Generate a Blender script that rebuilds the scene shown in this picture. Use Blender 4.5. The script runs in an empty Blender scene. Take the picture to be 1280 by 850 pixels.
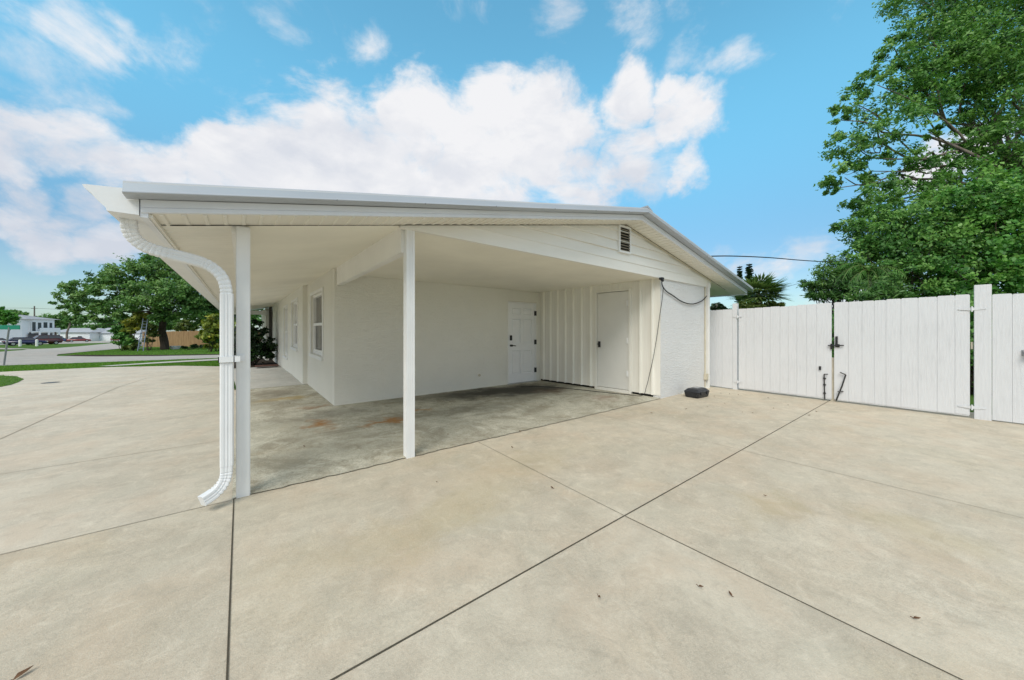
import bpy, bmesh, math, random
import numpy as np
from mathutils import Vector, Matrix
random.seed(7); rng = np.random.default_rng(7)
scene = bpy.context.scene
COL = scene.collection
R = math.radians

# ------------------------------------------------------------------ camera model (used only for sizing notes and sky directions)
F, YH, CXP, CAMH = 435.0, 411.0, 640.0, 1.36
S52, C52, S38, C38 = math.sin(R(52)), math.cos(R(52)), math.sin(R(38)), math.cos(R(38))
def ray(px, py):
    l = (px - CXP) / F; u = (YH - py) / F
    return (C52 + l * S52, C38 - l * S38, u)
def D(px, py, d):
    r = ray(px, py); return Vector((r[0] * d, r[1] * d, CAMH + r[2] * d))
def tz(x, y):
    return -0.0165 * max(0.0, math.hypot(x - 2, y - 3) - 9.0)

# ------------------------------------------------------------------ materials
MATS = {}
class NT:
    def __init__(s, name):
        s.m = bpy.data.materials.new(name); s.m.use_nodes = True
        s.t = s.m.node_tree; s.t.nodes.clear()
        s.out = s.n('ShaderNodeOutputMaterial'); s.b = s.n('ShaderNodeBsdfPrincipled')
        s.l(s.b.outputs[0], s.out.inputs[0]); MATS[name] = s.m
        s.co = None
    def n(s, t, **k):
        o = s.t.nodes.new(t)
        for a, v in k.items(): setattr(o, a, v)
        return o
    def l(s, a, b): s.t.links.new(a, b)
    def coord(s, scale=(1, 1, 1), obj=True):
        if s.co is None: s.co = s.n('ShaderNodeTexCoord')
        m = s.n('ShaderNodeMapping'); m.inputs['Scale'].default_value = scale
        s.l(s.co.outputs['Object'], m.inputs[0]); return m.outputs[0]
    def noise(s, vec, scale, detail=4, rough=.55, dist=0.):
        o = s.n('ShaderNodeTexNoise'); s.l(vec, o.inputs['Vector'])
        o.inputs['Scale'].default_value = scale; o.inputs['Detail'].default_value = detail
        o.inputs['Roughness'].default_value = rough; o.inputs['Distortion'].default_value = dist
        return o.outputs['Fac']
    def ramp(s, fac, stops):
        o = s.n('ShaderNodeValToRGB'); s.l(fac, o.inputs[0])
        e = o.color_ramp.elements
        while len(e) < len(stops): e.new(.5)
        for i, (p, c) in enumerate(stops):
            e[i].position = p; e[i].color = (c, c, c, 1) if isinstance(c, (int, float)) else (*c, 1)
        return o.outputs[0]
    def mix(s, fac, a, b, mode='MIX'):
        o = s.n('ShaderNodeMix', data_type='RGBA', blend_type=mode)
        for v, i in ((fac, 0), (a, 6), (b, 7)):
            if isinstance(v, (int, float)): o.inputs[i].default_value = v
            elif isinstance(v, tuple): o.inputs[i].default_value = (*v, 1)
            else: s.l(v, o.inputs[i])
        return o.outputs[2]
    def math(s, op, a, b=0.):
        o = s.n('ShaderNodeMath', operation=op)
        for v, i in ((a, 0), (b, 1)):
            if isinstance(v, (int, float)): o.inputs[i].default_value = v
            else: s.l(v, o.inputs[i])
        return o.outputs[0]
    def bump(s, h, dist, strength=1.):
        o = s.n('ShaderNodeBump'); s.l(h, o.inputs['Height'])
        o.inputs['Distance'].default_value = dist; o.inputs['Strength'].default_value = strength
        s.l(o.outputs[0], s.b.inputs['Normal'])
    def base(s, c):
        if isinstance(c, tuple): s.b.inputs['Base Color'].default_value = (*c, 1)
        else: s.l(c, s.b.inputs['Base Color'])
    def rough(s, r, spec=.5, metal=0.):
        s.b.inputs['Roughness'].default_value = r
        s.b.inputs['Specular IOR Level'].default_value = spec
        s.b.inputs['Metallic'].default_value = metal

def paint(name, c, rough=.5, spec=.4, var=.06, vs=3., bump=0., bs=60., metal=0., stretch=(1, 1, 1)):
    m = NT(name); v = m.coord(stretch)
    n = m.noise(v, vs, 5, .6)
    lo = tuple(x * (1 - var * 1.6) for x in c); hi = tuple(min(1, x * (1 + var * .6)) for x in c)
    m.base(m.ramp(n, [(.25, lo), (.7, hi)])); m.rough(rough, spec, metal)
    if bump: m.bump(m.noise(v, bs, 4, .6), bump)
    return m.m

paint('white_paint', (.80, .79, .76), .45, .4, .05, 2.5, .0006, 40)
paint('trim_white', (.80, .80, .79), .4, .4, .04, 3)
paint('vinyl_soffit', (.80, .775, .70), .45, .4, .04, 3)
paint('ceiling_paint', (.86, .835, .74), .8, .2, .07, .8, .0025, 70)
paint('alu_edge', (.45, .48, .52), .38, .5, .05, 1.2, metal=.25, stretch=(1, 1, 1))
paint('alu_fascia', (.74, .76, .80), .4, .5, .04, 1.5)
paint('gutter_white', (.78, .79, .80), .35, .5, .04, 4)
paint('roof_metal', (.62, .64, .66), .4, .5, .05, 1.)
paint('black_metal', (.02, .02, .022), .4, .5, .2, 20)
paint('dark_gap', (.03, .028, .025), .9, .1, .2, 10)
paint('dark_rubber', (.022, .022, .024), .7, .3, .2, 20)
paint('black_plastic', (.018, .02, .026), .42, .5, .3, 12, .001, 200)
paint('grey_metal', (.42, .43, .44), .4, .5, .1, 12, metal=.5)
paint('pole_grey', (.30, .31, .32), .5, .5, .1, 5, metal=.5)
paint('beige_board', (.55, .50, .40), .7, .3, .15, 6, .002, 30)
paint('conduit_paint', (.60, .55, .43), .6, .3, .1, 6)
paint('sign_green', (.01, .22, .14), .4, .5, .08, 6)
paint('door_white', (.80, .81, .82), .4, .4, .03, 3)
paint('storage_door', (.74, .73, .69), .5, .3, .05, 1.2)
paint('building_white', (.76, .79, .82), .7, .3, .04, .4)
paint('building_shade', (.50, .52, .55), .7, .3, .06, .5)
paint('roof_grey', (.36, .38, .41), .8, .3, .08, .6)
paint('carport_shade', (.09, .09, .095), .7, .3, .2, .6)
paint('window_dark', (.05, .06, .075), .15, .6, .2, 1)
paint('car_navy', (.018, .025, .085), .22, .6, .05, 1)
paint('car_blue', (.03, .06, .14), .22, .6, .05, 1)
paint('car_maroon', (.10, .025, .025), .25, .6, .05, 1)
paint('car_red', (.20, .035, .035), .25, .6, .05, 1)
paint('car_white', (.74, .75, .77), .25, .6, .03, 1)
paint('tyre', (.02, .02, .02), .8, .2, .1, 5)
paint('lamp_lens', (.7, .7, .68), .15, .6, .03, 5)
paint('tail_lens', (.35, .02, .02), .2, .6, .03, 5)
paint('post_white', (.78, .78, .76), .6, .3, .05, 3)
paint('bark', (.085, .066, .05), .9, .2, .4, 3, .02, 12, stretch=(3, 3, .8))
paint('bark_pale', (.20, .17, .14), .9, .2, .35, 3, .02, 12, stretch=(3, 3, .8))
paint('stem_green', (.10, .15, .04), .6, .3, .2, 8)
paint('louver_tan', (.30, .26, .19), .6, .3, .1, 8)
paint('dry_leaf', (.16, .085, .045), .8, .2, .4, 30)
paint('doormat', (.14, .075, .06), .95, .1, .3, 25)
paint('mulch', (.06, .045, .033), .95, .1, .5, 12, .03, 30)
paint('wood_pole', (.16, .14, .12), .8, .2, .2, 3)
paint('ladder_alu', (.17, .21, .27), .4, .5, .1, 6, metal=.4)
paint('bronze_metal', (.07, .065, .06), .4, .5, .2, 10, metal=.6)

# stucco: coarse, brushed sideways
def stucco(name, c):
    m = NT(name); v = m.coord((1, 1, 3.2))
    a = m.noise(v, 13, 6, .66, .8); b = m.noise(v, 60, 3, .6); w = m.noise(m.coord(), .7, 4, .55)
    m.base(m.mix(m.ramp(w, [(.3, 0.), (.75, 1.)]), tuple(x * .92 for x in c), c))
    m.rough(.75, .25)
    m.bump(m.math('ADD', m.math('MULTIPLY', a, 1.), m.math('MULTIPLY', b, .4)), .026, 1.)
stucco('stucco_white', (.81, .81, .80)); stucco('stucco_bounce', (.88, .865, .79)); stucco('stucco_side', (.85, .835, .76))  # carport and side copies of the white wall, warm bounce light in their colour
m = NT('panel_white'); v = m.coord((1, 9, .5)); n = m.noise(v, 3, 4, .6)
m.base(m.ramp(n, [(.25, (.76, .74, .68)), (.65, (.82, .80, .74))])); m.rough(.55, .3)
paint('batten_highlight', (.86, .84, .77), .5, .3, .03, 3)  # lighter than the panels: the highlight on the battens is painted in

# siding, weathered a little
m = NT('siding_white'); v = m.coord((.5, 1, 3)); n = m.noise(v, 3, 5, .6)
m.base(m.ramp(n, [(.2, (.755, .735, .68)), (.6, (.80, .785, .74))])); m.rough(.55, .3); m.bump(m.noise(v, 30, 4, .6), .002)

# fence paint over rough sawn boards
m = NT('fence_paint'); v = m.coord((1, 9, .8)); n = m.noise(v, 5, 6, .65); w = m.noise(m.coord(), 1.1, 4)
m.base(m.mix(m.ramp(w, [(.3, 0.), (.7, 1.)]), m.ramp(n, [(.2, (.58, .585, .60)), (.6, (.69, .695, .71))]), (.71, .715, .73)))
m.rough(.6, .3); m.bump(n, .006, .9)

# old wood fence
m = NT('old_wood'); v = m.coord((2.2, 2.2, .25)); n = m.noise(v, 4, 5, .65)
m.base(m.ramp(n, [(.2, (.17, .10, .05)), (.5, (.33, .21, .11)), (.8, (.43, .29, .16))])); m.rough(.85, .2)

# concrete
def concrete(name, dark, mid, light, tint, spots=(), yellow=0.3, fine=1., blotch=0., seed=0.):
    m = NT(name); v0 = m.coord(); sh = m.n('ShaderNodeVectorMath', operation='ADD'); m.l(v0, sh.inputs[0]); sh.inputs[1].default_value = (seed * 13.7, seed * 7.3, 0); v = sh.outputs[0]
    big = m.noise(v, .55, 6, .62, .8); mid_n = m.noise(v, 3.2, 6, .65, .4); fn = m.noise(v, 55, 4, .7); gr = m.noise(v, 190, 2, .6)
    c = m.ramp(big, [(.3, dark), (.5, mid), (.7, light)])
    c = m.mix(m.math('MULTIPLY', m.ramp(m.noise(m.coord((1, 1, 1)), .9, 5, .6, 1.2), [(.52, 0.), (.72, 1.)]), yellow), c, tint)
    c = m.mix(m.math('MULTIPLY', m.ramp(mid_n, [(.32, 1.), (.50, 0.)]), .6), c, tuple(x * .74 for x in mid))
    sw = m.noise(m.coord((.6, 1.35, 1)), 3.1, 8, .72, 1.1)
    c = m.mix(m.math('MULTIPLY', m.ramp(sw, [(.50, 0.), (.64, 1.)]), .5), c, tuple(x * .78 for x in mid))
    c = m.mix(m.math('MULTIPLY', m.ramp(m.noise(m.coord((1.2, .7, 1)), 4.3, 8, .7, 1.5), [(.55, 0.), (.68, 1.)]), .4), c, tuple(min(1, x * 1.12) for x in light))
    c = m.mix(m.math('MULTIPLY', m.ramp(fn, [(.36, 1.), (.55, 0.)]), .55 * fine), c, tuple(x * .64 for x in mid))
    sk = m.noise(m.coord(), 17, 3, .6)
    c = m.mix(m.math('MULTIPLY', m.ramp(sk, [(.66, 0.), (.74, 1.)]), .6 * fine), c, tuple(x * .5 for x in mid))
    c = m.mix(m.math('MULTIPLY', m.ramp(gr, [(.55, 0.), (.70, 1.)]), .5 * fine), c, tuple(min(1, x * 1.3) for x in light))
    c = m.mix(m.math('MULTIPLY', m.ramp(gr, [(.30, 1.), (.44, 0.)]), .5 * fine), c, tuple(x * .55 for x in mid))
    if blotch:
        bz = m.noise(v, 1.1, 9, .72, 1.6); bz2 = m.noise(v, 2.4, 9, .75, 1.)
        c = m.mix(m.math('MULTIPLY', m.ramp(bz, [(.46, 0.), (.60, 1.)]), blotch), c, (.20, .17, .115))
        c = m.mix(m.math('MULTIPLY', m.ramp(bz2, [(.36, 1.), (.47, 0.)]), blotch), c, (.66, .64, .54))
        c = m.mix(m.math('MULTIPLY', m.ramp(bz2, [(.56, 0.), (.66, 1.)]), blotch), c, (.21, .18, .12))
    else:
        lp = m.noise(v, .8, 7, .66, 1.2)
        c = m.mix(m.math('MULTIPLY', m.ramp(lp, [(.44, 0.), (.62, 1.)]), .35), c, tuple(min(1, x * 1.16) for x in light))
        hu = m.noise(v, 1.7, 6, .6, .6); hv = m.noise(v, 7.5, 7, .72, .8)
        c = m.mix(m.math('MULTIPLY', m.ramp(hu, [(.50, 0.), (.66, 1.)]), .45), c, tuple(a * b for a, b in zip(mid, (1.04, .95, .90))))
        c = m.mix(m.math('MULTIPLY', m.ramp(hu, [(.34, 1.), (.48, 0.)]), .40), c, tuple(a * b for a, b in zip(mid, (.92, .97, .99))))
        c = m.mix(m.math('MULTIPLY', m.ramp(hv, [(.53, 0.), (.66, 1.)]), .42), c, tuple(x * .72 for x in mid))
        c = m.mix(m.math('MULTIPLY', m.ramp(hv, [(.34, 1.), (.46, 0.)]), .35), c, tuple(min(1, x * 1.2) for x in light))
        vo = m.n('ShaderNodeTexVoronoi', feature='DISTANCE_TO_EDGE'); vo.inputs['Scale'].default_value = .42
        wn = m.n('ShaderNodeTexNoise'); m.l(v, wn.inputs['Vector']); wn.inputs['Scale'].default_value = 2.2; wn.inputs['Detail'].default_value = 6
        wa = m.n('ShaderNodeVectorMath', operation='MULTIPLY_ADD'); m.l(wn.outputs['Color'], wa.inputs[0]); wa.inputs[1].default_value = (.5, .5, 0); m.l(v, wa.inputs[2]); m.l(wa.outputs[0], vo.inputs['Vector'])
        ck = m.math('MULTIPLY', m.ramp(vo.outputs['Distance'], [(.0, 1.), (.0022, 0.)]), m.ramp(m.noise(v, .6, 2), [(.54, 0.), (.62, 1.)]))
        c = m.mix(m.math('MULTIPLY', ck, .14), c, tuple(x * .45 for x in mid))
    if spots:
        geo = m.n('ShaderNodeNewGeometry')
        nz = m.n('ShaderNodeTexNoise'); m.l(v, nz.inputs['Vector']); nz.inputs['Scale'].default_value = 2.6; nz.inputs['Detail'].default_value = 6; nz.inputs['Roughness'].default_value = .65
        off = m.n('ShaderNodeVectorMath', operation='MULTIPLY_ADD'); m.l(nz.outputs['Color'], off.inputs[0])
        off.inputs[1].default_value = (1.1, 1.1, 0); m.l(geo.outputs['Position'], off.inputs[2])
        for (x, y, sx, sy, rad, col, amt) in spots:
            s1 = m.n('ShaderNodeVectorMath', operation='SUBTRACT'); m.l(off.outputs[0], s1.inputs[0]); s1.inputs[1].default_value = (x + .55, y + .55, 0)
            s2 = m.n('ShaderNodeVectorMath', operation='MULTIPLY'); m.l(s1.outputs[0], s2.inputs[0]); s2.inputs[1].default_value = (1 / sx, 1 / sy, 0)
            ln = m.n('ShaderNodeVectorMath', operation='LENGTH'); m.l(s2.outputs[0], ln.inputs[0])
            mr = m.n('ShaderNodeMapRange', interpolation_type='SMOOTHSTEP'); m.l(ln.outputs['Value'], mr.inputs[0])
            mr.inputs[1].default_value = 0; mr.inputs[2].default_value = rad; mr.inputs[3].default_value = amt; mr.inputs[4].default_value = 0
            c = m.mix(mr.outputs[0], c, col)
    m.base(c); m.rough(.85, .25)
    m.bump(m.math('ADD', m.math('MULTIPLY', fn, 1.), m.math('MULTIPLY', gr, .5)), .004, .7)
concrete('concrete_new', (.46, .40, .308), (.53, .467, .363), (.59, .528, .42), (.54, .44, .265),
         [(3.2, .9, .5, .3, 1., (.42, .33, .17), .35), (2.2, 2.7, 1.3, .5, 1., (.45, .35, .19), .3), (1.2, 2.3, 1.2, .4, 1., (.45, .355, .19), .35),
          (3.6, .2, .35, .5, 1., (.40, .32, .17), .35), (.4, 2.2, .9, .5, 1., (.44, .34, .2), .25)], .3, .75)
concrete('concrete_drive', (.48, .425, .34), (.545, .488, .395), (.61, .553, .455), (.52, .45, .33), (), .2, .7, 0., 2.)
concrete('concrete_pad', (.44, .385, .298), (.515, .455, .356), (.58, .52, .417), (.53, .435, .27), (), .3, .75, 0., 4.)
rust = (.33, .16, .05); oil = (.065, .06, .048)
concrete('concrete_old', (.28, .26, .20), (.50, .47, .375), (.66, .63, .52), (.40, .31, .19),
         [(.71, 7.98, .55, .25, 1.2, (.38, .27, .09), .75), (.9, 6.9, .5, .2, 1., (.30, .17, .09), .7), (.92, 5.6, .22, .4, 1.2, rust, 1.),
          (1.68, 5.15, .4, .16, 1.3, rust, 1.), (2.37, 5.44, .18, .12, 1.3, (.42, .20, .06), .7),
          (4.45, 6.15, 1.5, .42, 1.5, (.04, .037, .028), 1.), (5.2, 5.75, .7, .4, 1.4, (.05, .042, .03), .9), (4.9, 5.95, 1.2, .7, 1.4, oil, 1.), (4.0, 6.2, 1.2, .5, 1.4, oil, .9), (5.4, 5.4, .6, .5, 1.1, (.13, .08, .05), .6),
          (2.9, 6.5, 1.4, .35, 1., (.13, .12, .09), .6), (1.2, 6.1, 1., .6, 1., (.15, .14, .11), .5), (.5, 8.8, .8, .9, 1., (.15, .12, .08), .6),
          (.45, 4.2, .5, .6, 1., (.17, .16, .12), .5), (5.6, 4.3, .5, .5, 1., (.24, .12, .08), .4), (3.2, 5., 1.5, .5, 1, (.17, .16, .125), .55)], .45, 1.7, .50, 6.)
concrete('concrete_walk', (.40, .385, .35), (.47, .455, .415), (.53, .515, .475), (.44, .40, .32), (), .2)
concrete('road_concrete', (.33, .31, .28), (.39, .365, .33), (.44, .415, .38), (.40, .36, .30), (), .2)

# grass ground
m = NT('grass_ground'); v = m.coord(); n = m.noise(v, .8, 6, .65, .5); n2 = m.noise(v, 9, 5, .7)
c = m.ramp(n, [(.3, (.075, .15, .025)), (.55, (.055, .135, .02)), (.75, (.10, .12, .035))])
m.base(m.mix(.6, c, m.ramp(n2, [(.25, (.03, .07, .012)), (.7, (.12, .21, .04))]))); m.rough(.95, .1); m.bump(n2, .05)

# leaves and blades: colour varies leaf by leaf through the stored 'tint' value
def leafmat(name, dark, mid, light, trans=.24, rough=.45):
    m = NT(name); a = m.n('ShaderNodeAttribute', attribute_name='tint')
    c = m.ramp(a.outputs['Fac'], [(0., dark), (.5, mid), (1., light)])
    m.base(c); m.rough(rough, .35)
    tr = m.n('ShaderNodeBsdfTranslucent'); hs = m.n('ShaderNodeHueSaturation'); m.l(c, hs.inputs['Color'])
    hs.inputs['Value'].default_value = 1.6; hs.inputs['Saturation'].default_value = 1.1; m.l(hs.outputs[0], tr.inputs[0])
    mx = m.n('ShaderNodeMixShader'); mx.inputs[0].default_value = trans
    m.l(m.b.outputs[0], mx.inputs[1]); m.l(tr.outputs[0], mx.inputs[2]); m.l(mx.outputs[0], m.out.inputs[0])
leafmat('leaf_oak', (.036, .115, .022), (.090, .235, .045), (.19, .36, .08))
leafmat('leaf_far', (.042, .110, .028), (.092, .215, .050), (.18, .31, .08))
leafmat('leaf_bright', (.045, .155, .025), (.095, .27, .045), (.20, .39, .08))
leafmat('leaf_dark', (.007, .020, .008), (.016, .045, .014), (.04, .09, .022), .2, .3)
leafmat('leaf_yellow', (.10, .15, .02), (.22, .27, .04), (.42, .40, .07))
leafmat('leaf_olive', (.05, .09, .02), (.11, .16, .035), (.22, .24, .06))
leafmat('leaf_palm', (.05, .11, .028), (.12, .20, .055), (.24, .31, .11), .25)
leafmat('leaf_dead', (.10, .055, .025), (.17, .10, .045), (.26, .17, .08), .2)
leafmat('leaf_pine', (.022, .055, .026), (.045, .095, .042), (.08, .14, .06), .15)
leafmat('blade_grass', (.06, .15, .016), (.115, .25, .03), (.20, .34, .06), .35)

# window glass: glossy opaque panes; the dark room is in the base colour
m = NT('pane_dark'); v = m.coord((1, 1, 1)); n = m.noise(v, 1.3, 3)
m.base(m.ramp(n, [(.3, (.075, .07, .062)), (.7, (.13, .12, .105))])); m.rough(.08, .7)
m = NT('pane_pale'); v = m.coord((1, 1, 1)); n = m.noise(v, 1.3, 3)  # pale sky reflection and white curtains painted into the pane colour
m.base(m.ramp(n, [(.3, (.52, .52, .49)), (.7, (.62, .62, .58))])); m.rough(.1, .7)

# ------------------------------------------------------------------ mesh helpers
class MB:
    def __init__(s, fn=None): s.v = []; s.f = []; s.fn = fn
    def V(s, p):
        if s.fn: p = s.fn(*p)
        s.v.append(tuple(p)); return len(s.v) - 1
    def face(s, pts): s.f.append([s.V(p) for p in pts])
    def hexa(s, p):      # 8 points: bottom ring then top ring
        i = [s.V(q) for q in p]
        for a in ((0, 3, 2, 1), (4, 5, 6, 7), (0, 1, 5, 4), (1, 2, 6, 5), (2, 3, 7, 6), (3, 0, 4, 7)): s.f.append([i[k] for k in a])
    def box(s, x0, x1, y0, y1, z0, z1):
        s.hexa([(x0, y0, z0), (x1, y0, z0), (x1, y1, z0), (x0, y1, z0), (x0, y0, z1), (x1, y0, z1), (x1, y1, z1), (x0, y1, z1)])
    def sweep(s, rings, caps=True, closed=True):
        idx = [[s.V(p) for p in r] for r in rings]; n = len(rings[0])
        for a, b in zip(idx, idx[1:]):
            for k in range(n if closed else n - 1):
                s.f.append([a[k], a[(k + 1) % n], b[(k + 1) % n], b[k]])
        if caps: s.f.append(idx[0][::-1]); s.f.append(idx[-1][:])
    def tube(s, pts, rad, n=8, caps=True):
        pts = [Vector(p) for p in pts]
        rads = rad if isinstance(rad, (list, tuple)) else [rad] * len(pts)
        up = None; rings = []
        for i, p in enumerate(pts):
            t = (pts[min(i + 1, len(pts) - 1)] - pts[max(i - 1, 0)]).normalized()
            if up is None:
                up = Vector((0, 0, 1)) if abs(t.z) < .9 else Vector((1, 0, 0))
            a = t.cross(up); a = a.normalized() if a.length > 1e-5 else Vector((1, 0, 0)); b = a.cross(t).normalized(); up = b
            rings.append([tuple(p + (a * math.cos(q) + b * math.sin(q)) * rads[i]) for q in (2 * math.pi * k / n for k in range(n))])
        s.sweep(rings, caps)
    def prism(s, poly, d0, d1, plane='xz'):   # polygon in xz (depth y) or yz (depth x) or xy (depth z)
        def P(a, b, d): return (a, d, b) if plane == 'xz' else ((d, a, b) if plane == 'yz' else (a, b, d))
        s.sweep([[P(a, b, d0) for a, b in poly], [P(a, b, d1) for a, b in poly]])
    def build(s, name, mat, parent=None, bevel=0., smooth=False, segs=2, origin=None):
        me = bpy.data.meshes.new(name)
        v = s.v
        off = Vector((0, 0, 0))
        if parent is not None: off = world_of(parent)
        if origin is not None:
            o3 = Vector(origin)
        else: o3 = Vector((0, 0, 0)) if parent is not None else Vector((0, 0, 0))
        base = o3 if origin is not None else off
        me.from_pydata([(a - base.x, b - base.y, c - base.z) for a, b, c in v], [], s.f)
        bm = bmesh.new(); bm.from_mesh(me)
        bmesh.ops.recalc_face_normals(bm, faces=bm.faces)
        if bevel:
            es = [e for e in bm.edges if len(e.link_faces) == 2 and e.calc_face_angle(0) > .5]
            bmesh.ops.bevel(bm, geom=es, offset=bevel, segments=segs, affect='EDGES', clamp_overlap=True)
        bm.to_mesh(me); bm.free()
        if smooth:
            me.shade_smooth() if hasattr(me, 'shade_smooth') else None
        me.materials.append(MATS[mat])
        o = bpy.data.objects.new(name, me); COL.objects.link(o)
        o.location = base - off
        if parent is not None: o.parent = parent
        return o
def world_of(o):
    p = Vector((0, 0, 0))
    while o is not None: p = p + Vector(o.location); o = o.parent
    return p
def tag(o, label=None, cat=None, group=None, kind=None):
    if label: o['label'] = label
    if cat: o['category'] = cat
    if group: o['group'] = group
    if kind: o['kind'] = kind
    return o
def empty(name, loc, label, cat, group=None):
    o = bpy.data.objects.new(name, None); COL.objects.link(o); o.location = loc; o.empty_display_size = .2
    return tag(o, label, cat, group)
def copy_thing(o, loc, label=None):
    c = o.copy(); COL.objects.link(c); c.location = loc
    if label: c['label'] = label
    for ch in o.children:
        d = ch.copy(); COL.objects.link(d); d.parent = c
        for g in ch.children:
            e = g.copy(); COL.objects.link(e); e.parent = d
    return c

# ------------------------------------------------------------------ sheets that follow the ground
def sheet(name, poly, dz, mat, step=.8, label=None, skirt=0.):
    bm = bmesh.new()
    bm.faces.new([bm.verts.new((x, y, 0)) for x, y in poly])
    for ax in (0, 1):
        lo = min(p[ax] for p in poly); hi = max(p[ax] for p in poly)
        k = lo + step
        while k < hi - .01:
            co = [0, 0, 0]; co[ax] = k; no = [0, 0, 0]; no[ax] = 1
            bmesh.ops.bisect_plane(bm, geom=bm.verts[:] + bm.edges[:] + bm.faces[:], plane_co=co, plane_no=no); k += step
    for vv in bm.verts: vv.co.z = tz(vv.co.x, vv.co.y) + dz
    if skirt:
        be = [e for e in bm.edges if len(e.link_faces) == 1]
        r = bmesh.ops.extrude_edge_only(bm, edges=be)
        for g in r['geom']:
            if isinstance(g, bmesh.types.BMVert): g.co.z -= skirt
    bmesh.ops.recalc_face_normals(bm, faces=bm.faces)
    top = max(bm.faces, key=lambda f: abs(f.normal.z) * f.calc_area())
    if top.normal.z < 0: bmesh.ops.reverse_faces(bm, faces=bm.faces)
    me = bpy.data.meshes.new(name); bm.to_mesh(me); bm.free(); me.materials.append(MATS[mat])
    o = bpy.data.objects.new(name, me); COL.objects.link(o)
    return tag(o, label, None, None, 'structure')

# base ground: rings growing outwards
def ground():
    rs = [0, 3, 6, 9] + [9 + 1.2 * k for k in range(1, 45)] + [70, 80, 95, 115, 140, 170, 210, 260, 320, 400]
    n = 96; v = [(2, 3, -.03)]; f = []
    for r in rs[1:]:
        for k in range(n):
            a = 2 * math.pi * k / n; x, y = 2 + r * math.cos(a), 3 + r * math.sin(a); v.append((x, y, tz(x, y) - .03))
    for k in range(n): f.append((0, 1 + k, 1 + (k + 1) % n))
    for j in range(len(rs) - 2):
        for k in range(n):
            a = 1 + j * n + k; b = 1 + j * n + (k + 1) % n; f.append((a, a + n, b + n, b))
    me = bpy.data.meshes.new('ground'); me.from_pydata(v, [], f); me.materials.append(MATS['grass_ground'])
    o = bpy.data.objects.new('ground', me); COL.objects.link(o); tag(o, 'green grass ground between the driveway and the street', None, None, 'structure')
ground()
ISLAND = [(-6.1, 19.0), (-5.55, 18.2), (-4.95, 16.7), (-4.72, 15.6), (-4.62, 14.9), (-4.66, 14.2), (-5.2, 13.2), (-7, 12.2), (-9.5, 12.6), (-10.5, 14.5), (-10, 17), (-8.5, 19)]
sheet('driveway', [(-.042, 3.547), (-.042, 4.2), (.1, 4.2), (.1, 9.9), (-.1, 9.9), (-.35, 17.3), (-2, 19.4), (-4.4, 20.9), (-6.8, 21.1), (-9.5, 20.9), (-13, 19.5), (-17, 17), (-20, 12), (-20, 3.547)], .0, 'concrete_drive', .8, 'pale beige concrete driveway sweeping to the left', .1)
sheet('concrete_pad', [(-20, 1.49), (-.042, 1.49), (-.042, 3.543), (-20, 3.543)], .0, 'concrete_pad', .8, 'beige concrete strip left of the corner post', .1)
sheet('concrete_pad', [(-20, -9), (2.2, -9), (2.2, 1.486), (-20, 1.486)], .0, 'concrete_pad', .8, 'beige concrete pad nearest the viewer on the left', .1)
sheet('concrete_pad', [(-.038, 1.494), (9.4, 1.494), (9.4, 3.7), (6.3, 3.7), (6.3, 4.2), (-.038, 4.2)], .0, 'concrete_new', .8, 'beige concrete pad along the carport slab', .1)
sheet('concrete_pad', [(2.204, -9), (9.4, -9), (9.4, 1.486), (2.204, 1.486)], .0, 'concrete_new', .8, 'beige concrete pad before the gate', .1)
# carport slab with a broken front edge
edge = []
x = 6.44
while x > -.05:
    edge.append((x, 3.55 + random.uniform(-.012, .015))); x -= .07
sheet('carport_slab', [(6.44, 6.9)] + edge + [(-.05, 3.55), (-.05, 9.75), (1.4, 9.75), (1.4, 6.9)], .010, 'concrete_old', .8, 'old stained grey concrete slab under the carport')
sheet('porch_walk', [(-.05, 9.76), (1.35, 9.76), (1.35, 15.9), (-.3, 15.9)], .012, 'concrete_walk', .8, 'pale concrete walk along the porch wall')
sheet('plant_bed', [(-.4, 15.92), (1.35, 15.92), (1.35, 23.9), (-.5, 23.9)], .01, 'mulch', .8, 'dark mulch bed at the end of the porch')
sheet('sidewalk', [(30, 23.5), (-.83, 23.2), (-3.2, 22.25), (-4.5, 21.35), (-4.1, 20.95), (-2.9, 21.35), (-.83, 21.7), (30, 21.7)], .03, 'concrete_walk', .8, 'narrow pale concrete sidewalk across the grass verge')
ROAD_NEAR = [(60, 24.8), (-.89, 24.4), (-5.27, 25.2), (-8.33, 26.0), (-14, 28), (-24, 34), (-60, 66)]
sheet('street', ROAD_NEAR + [(-64, 74), (-27, 45), (-20, 50), (-17.4, 54.5), (-17.6, 59), (-18.6, 63.5), (-17.3, 65.0), (-17.7, 75.5), (-19.5, 93), (-22, 120), (-26, 150), (-21.5, 150),
      (-16.5, 120), (-12.5, 85), (-9.8, 62), (-9.9, 54.9), (-10.3, 47), (-10.5, 40.5), (-9.6, 36.8), (-7, 33), (-4, 30.2), (-1.02, 28.4), (60, 29)], .004, 'road_concrete', 1.5, 'pale concrete street with a side road leading away')
sheet('neighbour_drive', [(-19, 66.5), (-24.9, 77.5), (-35, 99), (-60, 96), (-60, 92), (-36, 94), (-26, 76), (-20, 64.5)], .003, 'road_concrete', 1.5, 'pale driveway strip across the far lawn')
sheet('parking_apron', [(-28, 116), (-22.2, 122), (-25.8, 150), (-26, 185), (-60, 190), (-52, 128)], .003, 'road_concrete', 2.5, 'pale parking apron before the far buildings')
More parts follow.
